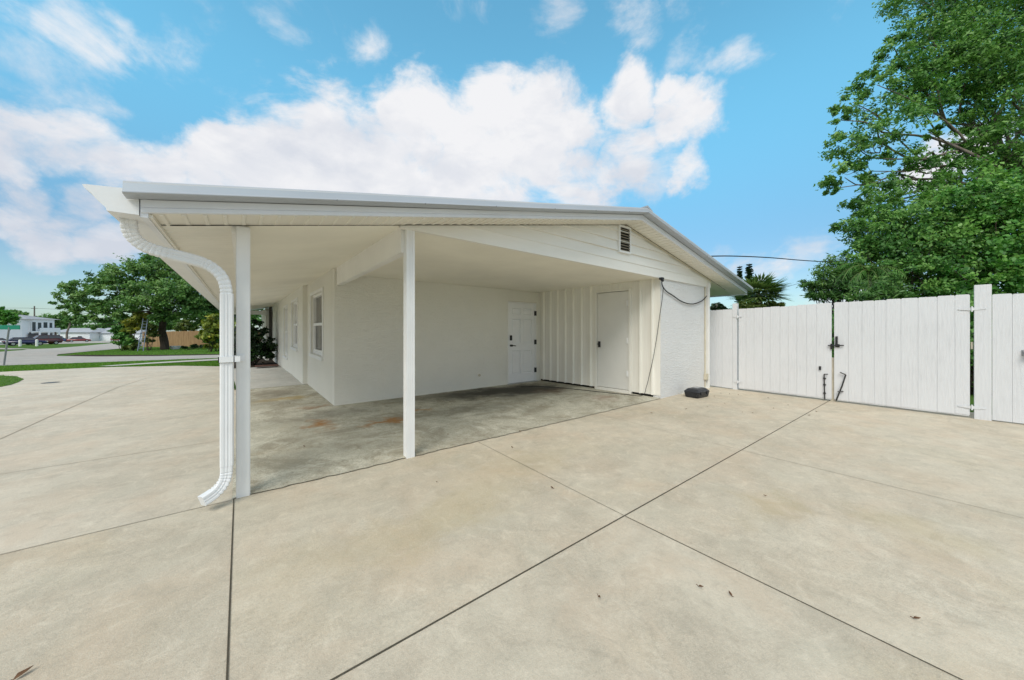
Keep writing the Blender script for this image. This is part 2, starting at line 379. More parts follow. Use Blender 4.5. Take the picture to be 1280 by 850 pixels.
sheet('verge_dirt', [(-9.4, 36.9), (-6.9, 33.2), (-3.9, 30.4), (-1.0, 28.6), (10, 28.9), (10, 30.4), (-1.0, 30.3), (-3.7, 32.2), (-6.6, 35.3), (-9.3, 39)], -.018, 'mulch', .8, 'thin bare strip along the edge of the lawn')

# joints in the concrete
def joint(name, pts, w, label, mat='dark_gap'):
    mb = MB()
    for (a, b) in zip(pts, pts[1:]):
        a = Vector((*a, 0)); b = Vector((*b, 0)); d = (b - a).normalized(); n = Vector((-d.y, d.x, 0)) * w / 2
        k = max(1, int((b - a).length / .8))
        for i in range(k):
            p = a.lerp(b, i / k); q = a.lerp(b, (i + 1) / k)
            mb.face([(r.x, r.y, tz(r.x, r.y) + .004) for r in (p - n, q - n, q + n, p + n)])
    return tag(mb.build(name, mat), label, None, None, 'structure')
paint('joint_faint', (.33, .29, .225), .9, .1, .1, 6)
paint('joint_dark', (.085, .074, .055), .9, .1, .2, 6)
joint('expansion_joint', [(-9, 1.49), (8.7, 1.49)], .0058, 'dark straight joint running to the gate', 'joint_dark')
joint('expansion_joint', [(2.2, -9), (2.2, 1.483)], .0045, 'dark joint crossing the long joint, near half', 'joint_dark')
joint('expansion_joint', [(2.2, 1.497), (2.25, 3.53)], .0035, 'thin joint between long joint and carport slab', 'joint_dark')
joint('expansion_joint', [(-.04, -9), (-.04, 1.483)], .0072, 'dark joint at the left', 'joint_dark')
joint('expansion_joint', [(-.04, 1.497), (-.04, 3.54)], .0072, 'dark joint running to the corner post', 'joint_dark')
joint('expansion_joint', [(-9, 3.545), (-.06, 3.545)], .006, 'joint left of the corner post', 'joint_faint')
joint('expansion_joint', [(-9, 5.5), (-1.77, 5.506), (-.06, 5.51)], .006, 'faint joint across the left drive', 'joint_faint')
joint('expansion_joint', [(-2.36, 6.3), (-2.33, 7.26), (-2.32, 8.57), (-2.27, 10.6), (-2.26, 12.3), (-2.1, 14.2), (-1.5, 16)], .010, 'curving joint in the left drive', 'joint_faint')
joint('expansion_joint', [(4.45, -4), (4.42, 1.48)], .005, 'faint joint before the gate', 'joint_faint')
joint('expansion_joint', [(4.42, 1.5), (4.5, 3.5)], .004, 'faint joint toward the storage wall', 'joint_faint')
sheet('drain_cover', [(-3.96 + .16 * math.cos(a), 14.8 + .16 * math.sin(a)) for a in [k * math.pi / 8 for k in range(16)]], .006, 'black_metal', 1., 'small round dark drain cover in the driveway')
sheet('grass_island', ISLAND, .008, 'grass_ground', .8, 'small rounded grass island in the driveway')

# grass blades
def blades(name, polys, n, h, label):
    from mathutils.geometry import intersect_point_tri_2d
    P = []
    for poly, share in polys:
        xs = [p[0] for p in poly]; ys = [p[1] for p in poly]
        pts = np.empty((0, 2))
        need = int(n * share)
        while len(pts) < need:
            q = np.column_stack((rng.uniform(min(xs), max(xs), need * 2), rng.uniform(min(ys), max(ys), need * 2)))
            ins = np.zeros(len(q), bool); j = len(poly) - 1
            for i in range(len(poly)):
                xi, yi = poly[i]; xj, yj = poly[j]
                c = ((yi > q[:, 1]) != (yj > q[:, 1])) & (q[:, 0] < (xj - xi) * (q[:, 1] - yi) / (yj - yi + 1e-9) + xi)
                ins ^= c; j = i
            pts = np.vstack((pts, q[ins]))
        P.append(pts[:need])
    P = np.vstack(P); N = len(P)
    z = -.0165 * np.maximum(0, np.hypot(P[:, 0] - 2, P[:, 1] - 3) - 9) - .02
    a = rng.uniform(0, 2 * np.pi, N); w = h * rng.uniform(.15, .35, N); hh = h * rng.uniform(.5, 1.3, N); le = hh * rng.uniform(.1, .7, N); b = rng.uniform(0, 2 * np.pi, N)
    v = np.empty((N, 3, 3))
    v[:, 0] = np.column_stack((P[:, 0] - np.cos(a) * w, P[:, 1] - np.sin(a) * w, z))
    v[:, 1] = np.column_stack((P[:, 0] + np.cos(a) * w, P[:, 1] + np.sin(a) * w, z))
    v[:, 2] = np.column_stack((P[:, 0] + np.cos(b) * le, P[:, 1] + np.sin(b) * le, z + hh))
    t = np.repeat(rng.uniform(0, 1, N), 3)
    o = raw_mesh(name, v.reshape(-1, 3), 3, t, 'blade_grass')
    return tag(o, label, 'grass', None, 'stuff')
def raw_mesh(name, v, k, tint, mat, parent=None):
    me = bpy.data.meshes.new(name); N = len(v) // k
    off = world_of(parent) if parent is not None else Vector((0, 0, 0))
    v = v - np.array(off)
    me.vertices.add(len(v)); me.vertices.foreach_set('co', v.astype(np.float32).ravel())
    me.loops.add(len(v)); me.loops.foreach_set('vertex_index', np.arange(len(v), dtype=np.int32))
    me.polygons.add(N); me.polygons.foreach_set('loop_start', np.arange(0, len(v), k, dtype=np.int32)); me.polygons.foreach_set('loop_total', np.full(N, k, dtype=np.int32))
    me.update(calc_edges=True)
    at = me.attributes.new('tint', 'FLOAT', 'POINT'); at.data.foreach_set('value', tint.astype(np.float32))
    me.materials.append(MATS[mat])
    o = bpy.data.objects.new(name, me); COL.objects.link(o)
    if parent is not None: o.parent = parent
    return o
blades('verge_grass', [([(-.2, 17.6), (-.6, 21.65), (-2.9, 21.3), (-4.1, 20.9), (-2, 19.5)], .16), ([(1.3, 23.7), (1, 24.3), (-.89, 24.35), (-5.27, 25.1), (-8.33, 25.9), (-14, 27.9), (-13, 19.8), (-9.5, 21), (-6.8, 21.2), (-4.4, 21.4), (-3.2, 22.3), (-.83, 23.3)], .42),
       ([(1, 30.2), (-1, 30.1), (-3.7, 32), (-6.6, 35), (-9.4, 38.5), (-10.4, 43), (-9.9, 53), (-8, 57), (1, 50)], .3), (ISLAND, .12)], 90000, .05, 'short green lawn grass beside the driveway and street')
exec_after = []

# ================================================================== THE HOUSE
def sof(x): return 2.194 + .1845 * x if x < 5.25 else 3.1626 - .2 * (x - 5.25)
HY0, HY1 = 3.55, 24.3
house = empty('house', (4, 12, 0), 'white single-storey house with low gable roof and open carport', 'house')
def part(mb, name, mat, parent=house, **k): return mb.build(name, mat, parent, **k)

def wall_panel(mb, u0, u1, v0, top, th, openings, fn):
    """wall in local (u along, d into, v up); top(u) gives its height; openings = (u0,u1,v0,v1)"""
    us = sorted({u0, u1, *[o[0] for o in openings], *[o[1] for o in openings]})
    vs = sorted({v0, *[o[2] for o in openings], *[o[3] for o in openings]})
    for a, b in zip(us, us[1:]):
        for k, c in enumerate(vs):
            last = k == len(vs) - 1
            d = None if last else vs[k + 1]
            if any(o[0] <= a and b <= o[1] and o[2] <= c and (d or 99) <= o[3] + 1e-6 for o in openings): continue
            za, zb = (top(a), top(b)) if last else (d, d)
            for dep in (0, th): mb.face([fn(a, dep, c), fn(b, dep, c), fn(b, dep, zb), fn(a, dep, za)])
    for (a, b, c, d) in openings:
        for p, q in (((a, c), (b, c)), ((b, c), (b, d)), ((b, d), (a, d)), ((a, d), (a, c))):
            mb.face([fn(p[0], 0, p[1]), fn(q[0], 0, q[1]), fn(q[0], th, q[1]), fn(p[0], th, p[1])])
    for a in (u0, u1): mb.face([fn(a, 0, v0), fn(a, th, v0), fn(a, th, top(a)), fn(a, 0, top(a))])
    mb.face([fn(u0, 0, top(u0)), fn(u1, 0, top(u1)), fn(u1, th, top(u1)), fn(u0, th, top(u0))])

# --- porch side walls (they face the drive on the left)
fs1 = lambda u, d, v: (1.30 + d, u, v)
fs2 = lambda u, d, v: (1.20 + d, u, v)
W1 = (7.80, 9.22, .80, 2.12); W2 = (10.75, 12.0, .84, 2.12); W3 = (13.2, 14.35, .45, 2.08)
mb = MB(); wall_panel(mb, 6.881, 9.82, -.1, lambda u: 2.43, .16, [W1], fs1); part(mb, 'wall', 'stucco_side')
mb = MB(); wall_panel(mb, 9.82, 20.0, -.1, lambda u: 2.415, .16, [W2, W3], fs2); part(mb, 'wall', 'stucco_side')
def window(fn, W, glass, th=.10, sash=True, label=None):
    a, b, c, d = W
    f = MB(fn); w = .055
    f.box(a, a + w, .03, th, c, d); f.box(b - w, b, .03, th, c, d); f.box(a + w, b - w, .03, th, d - w, d); f.box(a + w, b - w, .03, th, c, c + w)
    o = part(f, 'window', 'trim_white', bevel=.004)
    if label: o['label'] = label
    s = MB(fn); mid = (c + d) / 2
    s.box(a + w, b - w, .045, .085, mid - .03, mid + .03)
    s.box(a + w, a + w + .035, .05, .09, c + w, mid - .03); s.box(b - w - .035, b - w, .05, .09, c + w, mid - .03)
    s.box(a + w + .035, b - w - .035, .05, .09, c + w, c + w + .04)
    s.build('sash', 'trim_white', o)
    g = MB(fn); g.box(a + w, b - w, .095, .105, c + w, d - w); g.build('pane', glass, o)
    g = MB(fn); g.box(a - .06, b + .06, -.045, .10, c - .075, c - .003); g.build('sill', 'trim_white', o, bevel=.006)
    t = MB(fn); k = .07
    t.box(a - k, a - .003, -.018, -.001, c, d + k); t.box(b + .003, b + k, -.018, -.001, c, d + k); t.box(a - .003, b + .003, -.018, -.001, d + .003, d + k)
    t.build('frame', 'trim_white', o, bevel=.003)
    return o
window(fs1, W1, 'pane_dark', label='window with dark panes near the wall corner')
window(fs2, W2, 'pane_pale', label='window with pale panes behind the wall step')
window(fs2, W3, 'pane_pale', label='tall far window with pale panes')
# far porch end: post, header, front wall that steps out
mb = MB(); wall_panel(mb, 20.0, 24.0, -.3, lambda u: 2.33, .16, [], lambda u, d, v: (.95 + d, u, v)); part(mb, 'wall', 'stucco_side')
mb = MB(); mb.box(-.1, 1.19, 19.85, 19.99, 2.02, 2.2); part(mb, 'beam', 'trim_white', bevel=.006)
mb = MB(); mb.box(1.06, 1.18, 19.70, 19.82, -.25, 2.4); part(mb, 'post', 'bronze_metal')['label'] = 'dark post at the far porch end'
mb = MB(); mb.box(-.06, .05, 19.85, 19.96, -.3, 2.02); part(mb, 'post', 'trim_white')['label'] = 'white post at the far porch end'

# --- carport back wall and front stucco wall, plus the hidden walls
fb = lambda u, d, v: (u, 6.72 + d, v)
DO = (5.12, 6.05, .0, 2.03)
mb = MB(); wall_panel(mb, 1.30, 6.30, -.1, lambda u: 2.46, .16, [(DO[0], DO[1], -.02, DO[3])], fb); part(mb, 'wall', 'stucco_bounce')
ff = lambda u, d, v: (u, 3.56 + d, v)
mb = MB(); wall_panel(mb, 6.462, 8.42, -.1, lambda u: 2.405, .16, [], ff); part(mb, 'wall', 'stucco_white')
mb = MB(); wall_panel(mb, 3.725, 24.0, -.4, lambda u: 2.50, .16, [], lambda u, d, v: (8.42 - d, u, v)); part(mb, 'wall', 'stucco_white')
mb = MB(); wall_panel(mb, 1.12, 8.25, -.4, lambda u: sof(u) - .02 if abs(u - 5.25) > 4 else sof(u) - .02, .16, [], lambda u, d, v: (u, 24.0 - d, v)); part(mb, 'wall', 'stucco_white')

# --- panelled storage wall, slightly out of square
A, B = Vector((6.18, 6.717)), Vector((6.46, 3.57)); L = (B - A).length; U = (B - A) / L; Nn = Vector((U.y * -1, U.x))  # into the store room
if Nn.x < 0: Nn = -Nn
fw = lambda u, d, v: (A.x + U.x * u + Nn.x * d, A.y + U.y * u + Nn.y * d, v)
d0, d1 = 1.735, 2.50
mb = MB(fw); 
for (a, b, c, e) in ((.0, d0 - .06, .055, 2.44), (d1 + .06, L, .055, 2.44), (d0 - .06, d1 + .06, 2.20, 2.44)):
    mb.box(a, b, .0, .10, c, e)
sw = part(mb, 'storage_wall', 'panel_white')
mb = MB(fw)
for u in (.14, .37, .60, .845, 1.08, 1.32, 1.57, 2.76, 3.01):
    mb.hexa([(u - .022, -.002, .055), (u + .022, -.002, .055), (u + .014, -.045, .055), (u - .014, -.045, .055)][::1] + [(u - .022, -.002, 2.44), (u + .022, -.002, 2.44), (u + .014, -.045, 2.44), (u - .014, -.045, 2.44)])
for u in (d0 + .1, d0 + .33, d0 + .56): mb.box(u - .012, u + .012, -.012, -.002, 2.20, 2.44)
mb.build('batten', 'batten_highlight', sw)
for a_, b_ in ((0, d0 - .07), (d1 + .07, L)):
    mb = MB(fw); mb.box(a_, b_, .03, .1, -.05, .053); mb.build('base_gap', 'dark_gap', sw)

# --- doors
def hinge(parent, fn, u, v, mat, lab=None):
    h = MB(fn); h.box(u - .018, u + .034, -.016, .02, v - .06, v + .06); h.box(u - .010, u + .010, -.034, -.016, v - .055, v + .055)
    return h.build('hinge', mat, parent)
mb = MB(fb); a, b, c, e = DO
mb.box(a, a + .035, -.006, .14, c, e); mb.box(b - .035, b, -.006, .14, c, e); mb.box(a + .035, b - .035, -.006, .14, e - .03, e)
dfr = mb
# six-panel leaf made of stiles, rails and raised panels
mb = MB(fb); x0, x1, z0, z1 = a + .038, b - .038, .025, e - .033; W_, H_ = x1 - x0, z1 - z0
cols = [(x0, x0 + .11), (x0 + W_ / 2 - .05, x0 + W_ / 2 + .05), (x1 - .11, x1)]
rails = [(z0, z0 + .22), (z0 + .80, z0 + .98), (z0 + 1.58, z0 + 1.69), (z1 - .12, z1)]
for p, q in cols: mb.box(p, q, .02, .06, z0, z1)
for gp, gq in ((cols[0][1], cols[1][0]), (cols[1][1], cols[2][0])):
    for p, q in rails: mb.box(gp, gq, .02, .06, p, q)
    for r0, r1 in zip(rails, rails[1:]):
        mb.box(gp, gq, .046, .058, r0[1], r1[0])
        k = .028; mb.hexa([(gp + k, .030, r0[1] + k), (gq - k, .030, r0[1] + k), (gq - k + .02, .046, r0[1] + k - .02), (gp + k - .02, .046, r0[1] + k - .02),
                          (gp + k, .030, r1[0] - k), (gq - k, .030, r1[0] - k), (gq - k + .02, .046, r1[0] - k + .02), (gp + k - .02, .046, r1[0] - k + .02)])
dk = MB(fb); dk.box(a + .03, b - .03, .062, .075, .02, e - .02)
door = part(mb, 'door', 'door_white'); door['label'] = 'white six-panel entry door in the back wall'
dfr.build('frame', 'trim_white', door, bevel=.003); dk.build('backing', 'dark_gap', door)
m = MB(fb); m.box(a + .0, b - .0, -.012, -.002, e + .001, e + .008); m.build('drip_cap', 'conduit_paint', door)
h = MB(fb); h.box(x0 + .035, x0 + .095, -.012, .02, 1.075, 1.20); h.build('deadbolt', 'black_metal', door, bevel=.008)
h = MB(fb); h.tube([(x0 + .065, .02, .95), (x0 + .065, -.045, .95)], .026, 12); h.tube([(x0 + .06, -.045, .95), (x0 + .12, -.05, .948), (x0 + .18, -.045, .94)], [.013, .011, .009], 8); h.build('handle', 'black_metal', door)
for v in (.30, 1.02, 1.76): hinge(door, fb, x1 + .0, v, 'black_metal')
h = MB(fb); h.box(a - .01, b + .01, -.05, .16, -.02, .022); h.build('threshold', 'grey_metal', door)

mb = MB(fw); mb.box(d0 + .003, d1 - .003, -.008, .03, .078, 2.152); sd = part(mb, 'door', 'storage_door', bevel=.003); sd['label'] = 'plain flat storage door in the battened wall'
mb = MB(fw); mb.box(d0 - .058, d0 - .006, -.026, .08, .0, 2.2); mb.box(d1 + .006, d1 + .058, -.032, .08, .0, 2.2); mb.box(d0 - .006, d1 + .006, -.03, .08, 2.162, 2.2); mb.box(d0 - .006, d1 + .006, -.04, .08, -.02, .068); mb.build('frame', 'panel_white', sd, bevel=.004)
for v in (.42, 1.11, 1.90): hinge(sd, fw, d1 - .03, v, 'trim_white')
h = MB(fw); h.box(d0 + .04, d0 + .09, -.035, -.012, .95, 1.08); h.tube([(d0 + .065, -.035, 1.02), (d0 + .065, -.07, 1.02)], .018, 10); h.build('lock', 'black_metal', sd)

# --- gable siding above the opening, lapped boards
def lowline(x): return 2.400 - .012 * (x - 1.46)
mb = MB(); z = -.0
bm = bmesh.new()
for k in range(6):
    zl, zh = k * .165 - (0 if k else .0), k * .165 + .165
    if k == 0: zl = 0
    yo, yi = (HY0 - .022, HY0 - .020) if k == 0 else (HY0 - .030, HY0 - .001)
    q = [(1.0, yo, lowline(1.0) + zl), (9.8, yo, lowline(9.8) + zl), (9.8, yi, lowline(9.8) + zh), (1.0, yi, lowline(1.0) + zh)]
    bm.faces.new([bm.verts.new(p) for p in q])
    q = [(1.0, yo, lowline(1.0) + zl), (9.8, yo, lowline(9.8) + zl), (9.8, HY0 + .03, lowline(9.8) + zl), (1.0, HY0 + .03, lowline(1.0) + zl)]
    bm.faces.new([bm.verts.new(p) for p in q])
q = [(1.0, HY0 + .03, 2.42), (9.8, HY0 + .03, 2.32), (9.8, HY0 + .03, 3.6), (1.0, HY0 + .03, 3.6)]
bm.faces.new([bm.verts.new(p) for p in q])
for co, no in (((0, 0, sof(0) - .004), (-.1845, 0, 1)), ((5.25, 0, 3.1626 - .004), (.2, 0, 1)), ((8.62, 0, 0), (1, 0, 0)), ((1.30, 0, 0), (-1, 0, 0))):
    bmesh.ops.bisect_plane(bm, geom=bm.verts[:] + bm.edges[:] + bm.faces[:], plane_co=co, plane_no=no, clear_outer=True)
me = bpy.data.meshes.new('gable_siding')
for vv in bm.verts: vv.co -= Vector((4, 12, 0))
bm.to_mesh(me); bm.free(); me.materials.append(MATS['siding_white'])
gs = bpy.data.objects.new('gable_siding', me); COL.objects.link(gs); gs.parent = house
# gable vent
mb = MB(); vx0, vx1, vz0, vz1 = 5.03, 5.37, 2.66, 3.118; y = HY0 - .05
mb.box(vx0, vx0 + .03, y, HY0, vz0, vz1); mb.box(vx1 - .03, vx1, y, HY0, vz0, vz1); mb.box(vx0 + .03, vx1 - .03, y, HY0, vz0, vz0 + .03); mb.box(vx0 + .03, vx1 - .03, y, HY0, vz1 - .03, vz1)
ve = part(mb, 'vent', 'trim_white'); ve['label'] = 'louvred vent under the gable peak'
mb = MB(); n = 9
for k in range(n):
    z = vz0 + .03 + (vz1 - vz0 - .06) * k / n
    mb.hexa([(vx0 + .03, y + .003, z), (vx1 - .03, y + .003, z), (vx1 - .03, HY0 - .012, z + .026), (vx0 + .03, HY0 - .012, z + .026), (vx0 + .03, y + .003, z + .008), (vx1 - .03, y + .003, z + .008), (vx1 - .03, HY0 - .012, z + .034), (vx0 + .03, HY0 - .012, z + .034)])
mb.build('louver', 'louver_tan', ve)
mb = MB(); mb.box(vx0 + .03, vx1 - .03, HY0 - .026, HY0 - .024, vz0 + .03, vz1 - .03); mb.build('backing', 'dark_gap', ve)

# --- ceilings
mb = MB()
mb.hexa([(-.03, HY0 + .02, sof(-.03) - .002), (1.40, HY0 + .02, 2.448), (1.40, 19.8, 2.448), (-.03, 19.8, sof(-.03) - .002), (-.03, HY0 + .02, 2.26), (1.4, HY0 + .02, 2.50), (1.4, 19.8, 2.50), (-.03, 19.8, 2.26)])
part(mb, 'ceiling', 'ceiling_paint')['label'] = 'sloped porch ceiling'
mb = MB(); mb.hexa([(1.43, HY0 + .005, 2.403), (6.50, HY0 + .005, 2.342), (6.40, 6.715, 2.303), (1.43, 6.715, 2.330), (1.43, HY0 + .005, 2.44), (6.50, HY0 + .005, 2.40), (6.40, 6.715, 2.40), (1.43, 6.715, 2.40)])
part(mb, 'ceiling', 'ceiling_paint')['label'] = 'flat carport ceiling'
# beams
mb = MB(); mb.hexa([(1.335, 3.60, 2.165), (1.425, 3.60, 2.165), (1.425, 6.717, 2.125), (1.335, 6.717, 2.125), (1.335, 3.60, 2.46), (1.425, 3.60, 2.46), (1.425, 6.717, 2.46), (1.335, 6.717, 2.46)]); part(mb, 'beam', 'white_paint', bevel=.006)
mb = MB(); mb.hexa([(-.055, 3.58, 2.135), (.02, 3.58, 2.135), (.02, 19.8, 2.135), (-.055, 19.8, 2.135), (-.055, 3.58, 2.20), (.02, 3.58, 2.20), (.02, 19.8, 2.20), (-.055, 19.8, 2.20)]); part(mb, 'beam', 'white_paint', bevel=.004)
# posts
mb = MB(); mb.box(-.026, .066, 3.558, 3.650, -.02, 2.19); p1 = part(mb, 'post', 'trim_white', bevel=.006); p1['label'] = 'corner post with the downspout'
mb = MB(); px0, px1, py0, py1 = 1.372, 1.462, 3.548, 3.638
prof = []
def side(ax, ay, bx, by, nx, ny):
    for t in (0, .25, .29, .33, .46, .5, .54, .67, .71, .75):
        g = .005 if t in (.29, .5, .71) else 0
        prof.append((ax + (bx - ax) * t + nx * g, ay + (by - ay) * t + ny * g))
side(px0, py0, px1, py0, 0, 1); side(px1, py0, px1, py1, -1, 0); side(px1, py1, px0, py1, 0, -1); side(px0, py1, px0, py0, 1, 0)
mb.sweep([[(x, y, -.02) for x, y in prof], [(x, y, 2.41) for x, y in prof]]); part(mb, 'post', 'trim_white')['label'] = 'slim fluted post in the carport front'

# --- roof slabs, edge trim, fascia, soffit
RY0, RY1 = 3.215, 24.5
XL, XR = -.50, 9.92
def rslab(xa, xb, y0, y1, dz0, dz1, fn=sof, eps=1e-4):
    m = MB(); a, b = fn(xa + eps), fn(xb - eps)
    m.hexa([(xa, y0, a + dz0), (xb, y0, b + dz0), (xb, y1, b + dz0), (xa, y1, a + dz0), (xa, y0, a + dz1), (xb, y0, b + dz1), (xb, y1, b + dz1), (xa, y1, a + dz1)]); return m
mb = rslab(-.56, 5.25, RY0 - .105, RY1, .12, .163); m2 = rslab(5.25, 9.99, RY0 - .105, RY1, .12, .163)
for vi in range(0): pass
off = len(mb.v); mb.v += m2.v; mb.f += [[i + off for i in f] for f in m2.f]
# standing seams across the slope
for k in range(52):
    y = RY0 + .35 + k * .41
    for xa, xb in ((-.55, 5.24), (5.26, 9.98)):
        m2 = rslab(xa, xb, y, y + .03, .162, .185); off = len(mb.v); mb.v += m2.v; mb.f += [[i + off for i in f] for f in m2.f]
roof = part(mb, 'roof', 'roof_metal')
for xa, xb, lab in ((-.56, 5.25, None), (5.25, 9.99, None)):
    a, b = sof(xa + 1e-4), sof(xb - 1e-4)
    m = MB(); y0 = RY0 - .115
    prof = [(RY0 - .01, .085), (y0 + .006, .088), (y0 - .006, .094), (y0 - .006, .100), (y0, .106), (y0 + .012, .165), (y0 + .02, .172), (RY0 + .15, .172), (RY0 + .15, .166), (y0 + .03, .164), (y0 + .02, .11), (RY0 - .01, .092)]
    rings = []
    for t in [k / 12 for k in range(13)]:
        x = xa + (xb - xa) * t; z = a + (b - a) * t; wob = .002 * math.sin(9 * t + xa)
        rings.append([(x, p, z + q + wob) for p, q in prof])
    m.sweep(rings); m.build('roof_edge', 'alu_edge', roof)
for x in (.62, 1.38, 2.2, 3.1, 3.9, 4.7, 6.2, 7.4, 8.6):
    m = MB(); m.tube([(x, RY0 - .119, sof(x) + .093), (x, RY0 - .127, sof(x) + .093)], .007, 8); m.build('screw', 'pole_grey', roof)
# ridge cap
m = MB(); m.prism([(5.10, sof(5.10) + .165), (5.25, sof(5.25) + .178), (5.40, sof(5.40) + .165), (5.40, sof(5.40) + .185), (5.25, sof(5.25) + .215), (5.10, sof(5.10) + .185)], RY0 - .10, RY1); m.build('ridge_cap', 'alu_edge', roof)
for xa, xb in ((XL, 5.25), (5.25, XR)):
    a, b = sof(xa + 1e-4), sof(xb - 1e-4); m = MB()
    prof = [(RY0, .0), (RY0 - .004, .002), (RY0 - .004, .030), (RY0 + .002, .034), (RY0 - .004, .038), (RY0 - .004, .083), (RY0 + .02, .083), (RY0 + .02, .0)]
    m.sweep([[(xa, p, a + q) for p, q in prof], [(xb, p, b + q) for p, q in prof]]); m.build('fascia', 'alu_fascia', roof)
# gable soffit with raised seams and a dark channel along the wall
for xa, xb in ((XL + .02, 5.25), (5.25, XR - .02)):
    m = rslab(xa, xb, RY0 + .021, HY0 - .003, .002, .010)
    x = xa + .06
    while x < xb - .03:
        a, b = sof(x), sof(x + .02)
        m.hexa([(x, RY0 + .022, a - .010), (x + .018, RY0 + .022, b - .010), (x + .018, HY0 - .004, b - .010), (x, HY0 - .004, a - .010), (x - .006, RY0 + .022, a + .003), (x + .024, RY0 + .022, b + .003), (x + .024, HY0 - .004, b + .003), (x - .006, HY0 - .004, a + .003)])
        x += .1085
    m.build('soffit', 'vinyl_soffit', roof)
m = MB()
def strip(xa, xb, y0, y1, dz0, dz1):
    q = rslab(xa, xb, y0, y1, dz0, dz1); off = len(m.v); m.v.extend(q.v); m.f.extend([[i + off for i in f] for f in q.f])
strip(-.40, 5.24, HY0 - .040, HY0 - .036, -.0145, -.0102); strip(5.26, 9.4, HY0 - .040, HY0 - .036, -.0145, -.0102)
m.build('soffit_channel', 'dark_gap', roof)
m = MB()
strip(5.26, 8.6, HY0 - .0335, HY0 - .031, -.05, .001); m.build('frieze', 'conduit_paint', roof)
# left eave: beaded soffit, fascia and trim lines running down the house
m = MB(); y = HY0; rings = []
N = 400
for k in range(N + 1):
    yy = HY0 + (20.6) * k / N; g = 0 if k % 2 else .005
    rings.append([(-.47, yy, sof(-.47) + .001 - g), (-.055, yy, sof(-.055) + .001 - g)])
m.sweep(rings, caps=False, closed=False); m.build('soffit', 'vinyl_soffit', roof)
m = MB(); m.box(-.505, -.468, RY0 + .005, RY1, sof(-.49) - .028, sof(-.49) + .12); m.build('fascia', 'alu_fascia', roof)
m = MB(); m.box(-.468, -.450, RY0 + .03, RY1, sof(-.47) - .022, sof(-.47) + .0); m.build('soffit_trim', 'vinyl_soffit', roof)
m = MB(); m.box(9.90, 9.94, RY0 + .005, RY1, sof(9.9) - .03, sof(9.9) + .12); m.build('fascia', 'alu_fascia', roof)
m = MB(); m.hexa([(8.42, HY0, sof(8.42) - .002), (9.89, HY0, sof(9.89) - .002), (9.89, 24, sof(9.89) - .002), (8.42, 24, sof(8.42) - .002), (8.42, HY0, sof(8.42) + .01), (9.89, HY0, sof(9.89) + .01), (9.89, 24, sof(9.89) + .01), (8.42, 24, sof(8.42) + .01)]); m.build('soffit', 'vinyl_soffit', roof)
# gutter: K profile with end cap, open on top
gp = [(-.508, 2.255), (-.508, 2.085), (-.645, 2.085), (-.650, 2.105), (-.690, 2.150), (-.705, 2.175), (-.735, 2.205), (-.742, 2.222), (-.730, 2.226), (-.722, 2.210), (-.696, 2.180), (-.645, 2.112), (-.640, 2.095), (-.514, 2.095), (-.514, 2.255)]
m = MB(); m.prism(gp, RY0, RY1); gut = part(m, 'gutter', 'gutter_white')
m = MB(); m.prism(gp[:9] + [(-.60, 2.238)], RY0 - .004, RY0 + .002); m.build('end_cap', 'gutter_white', gut)
# downspout: corrugated rectangular pipe with elbows
path = [(-.585, 3.40, 2.09), (-.582, 3.41, 2.03), (-.57, 3.42, 1.985), (-.54, 3.435, 1.945), (-.495, 3.45, 1.918), (-.44, 3.46, 1.902), (-.38, 3.475, 1.892), (-.31, 3.485, 1.878), (-.24, 3.495, 1.862), (-.185, 3.50, 1.838), (-.135, 3.50, 1.795), (-.10, 3.50, 1.735), (-.086, 3.50, 1.67), (-.083, 3.50, 1.62)]
def smooth_path(P, k=4):
    P = [Vector(p) for p in P]; out = []
    for i in range(len(P) - 1):
        a, b, c, d = P[max(i - 1, 0)], P[i], P[i + 1], P[min(i + 2, len(P) - 1)]
        for j in range(k):
            t = j / k; out.append(.5 * ((2 * b) + (c - a) * t + (2 * a - 5 * b + 4 * c - d) * t * t + (3 * b - a - 3 * c + d) * t ** 3))
    return out + [P[-1]]
def spout(mb, pts, w, dp, crimp):
    pts = [Vector(p) for p in pts]; rings = []
    for i, p in enumerate(pts):
        t = (pts[min(i + 1, len(pts) - 1)] - pts[max(i - 1, 0)]).normalized()
        dpt = Vector((0, 1, 0)); dpt = (dpt - t * dpt.dot(t)).normalized(); s = t.cross(dpt).normalized()
        g = 1 - (crimp(i, len(pts)) if crimp else 0)
        ring = []
        for a, b in ((-1, -.8), (-.8, -1), (-.42, -1), (-.36, -.93), (-.12, -.93), (-.06, -1), (.06, -1), (.12, -.93), (.36, -.93), (.42, -1), (.8, -1), (1, -.8), (1, .8), (.8, 1), (-.8, 1), (-1, .8)):
            ring.append(tuple(p + s * (a * w / 2 * g) + dpt * (b * dp / 2 * g)))
        rings.append(ring)
    mb.sweep(rings)
m = MB(); sp = smooth_path(path, 10)
spout(m, sp, .078, .075, lambda i, n: (.07 * (i % 5 < 2)) if (i < 58 or i > 84) else (.03 if i in (60, 82) else 0.))
ds = part(m, 'downspout', 'gutter_white'); ds['label'] = 'white ribbed downspout bent under the eave to the corner post'
m = MB(); spout(m, [(-.081, 3.51, 1.63), (-.081, 3.51, 1.2), (-.081, 3.51, .7), (-.081, 3.51, .30)], .0845, .10, None); m.build('pipe', 'gutter_white', ds, bevel=0)
m = MB(); sp = smooth_path([(-.083, 3.50, .31), (-.083, 3.50, .26), (-.086, 3.498, .22), (-.098, 3.49, .18), (-.122, 3.475, .145), (-.150, 3.458, .122), (-.185, 3.44, .105), (-.222, 3.42, .092)], 10)
spout(m, sp, .078, .075, lambda i, n: .13 * (i % 6 < 2) if 8 < i < 54 else 0.)
m.build('elbow', 'gutter_white', ds)
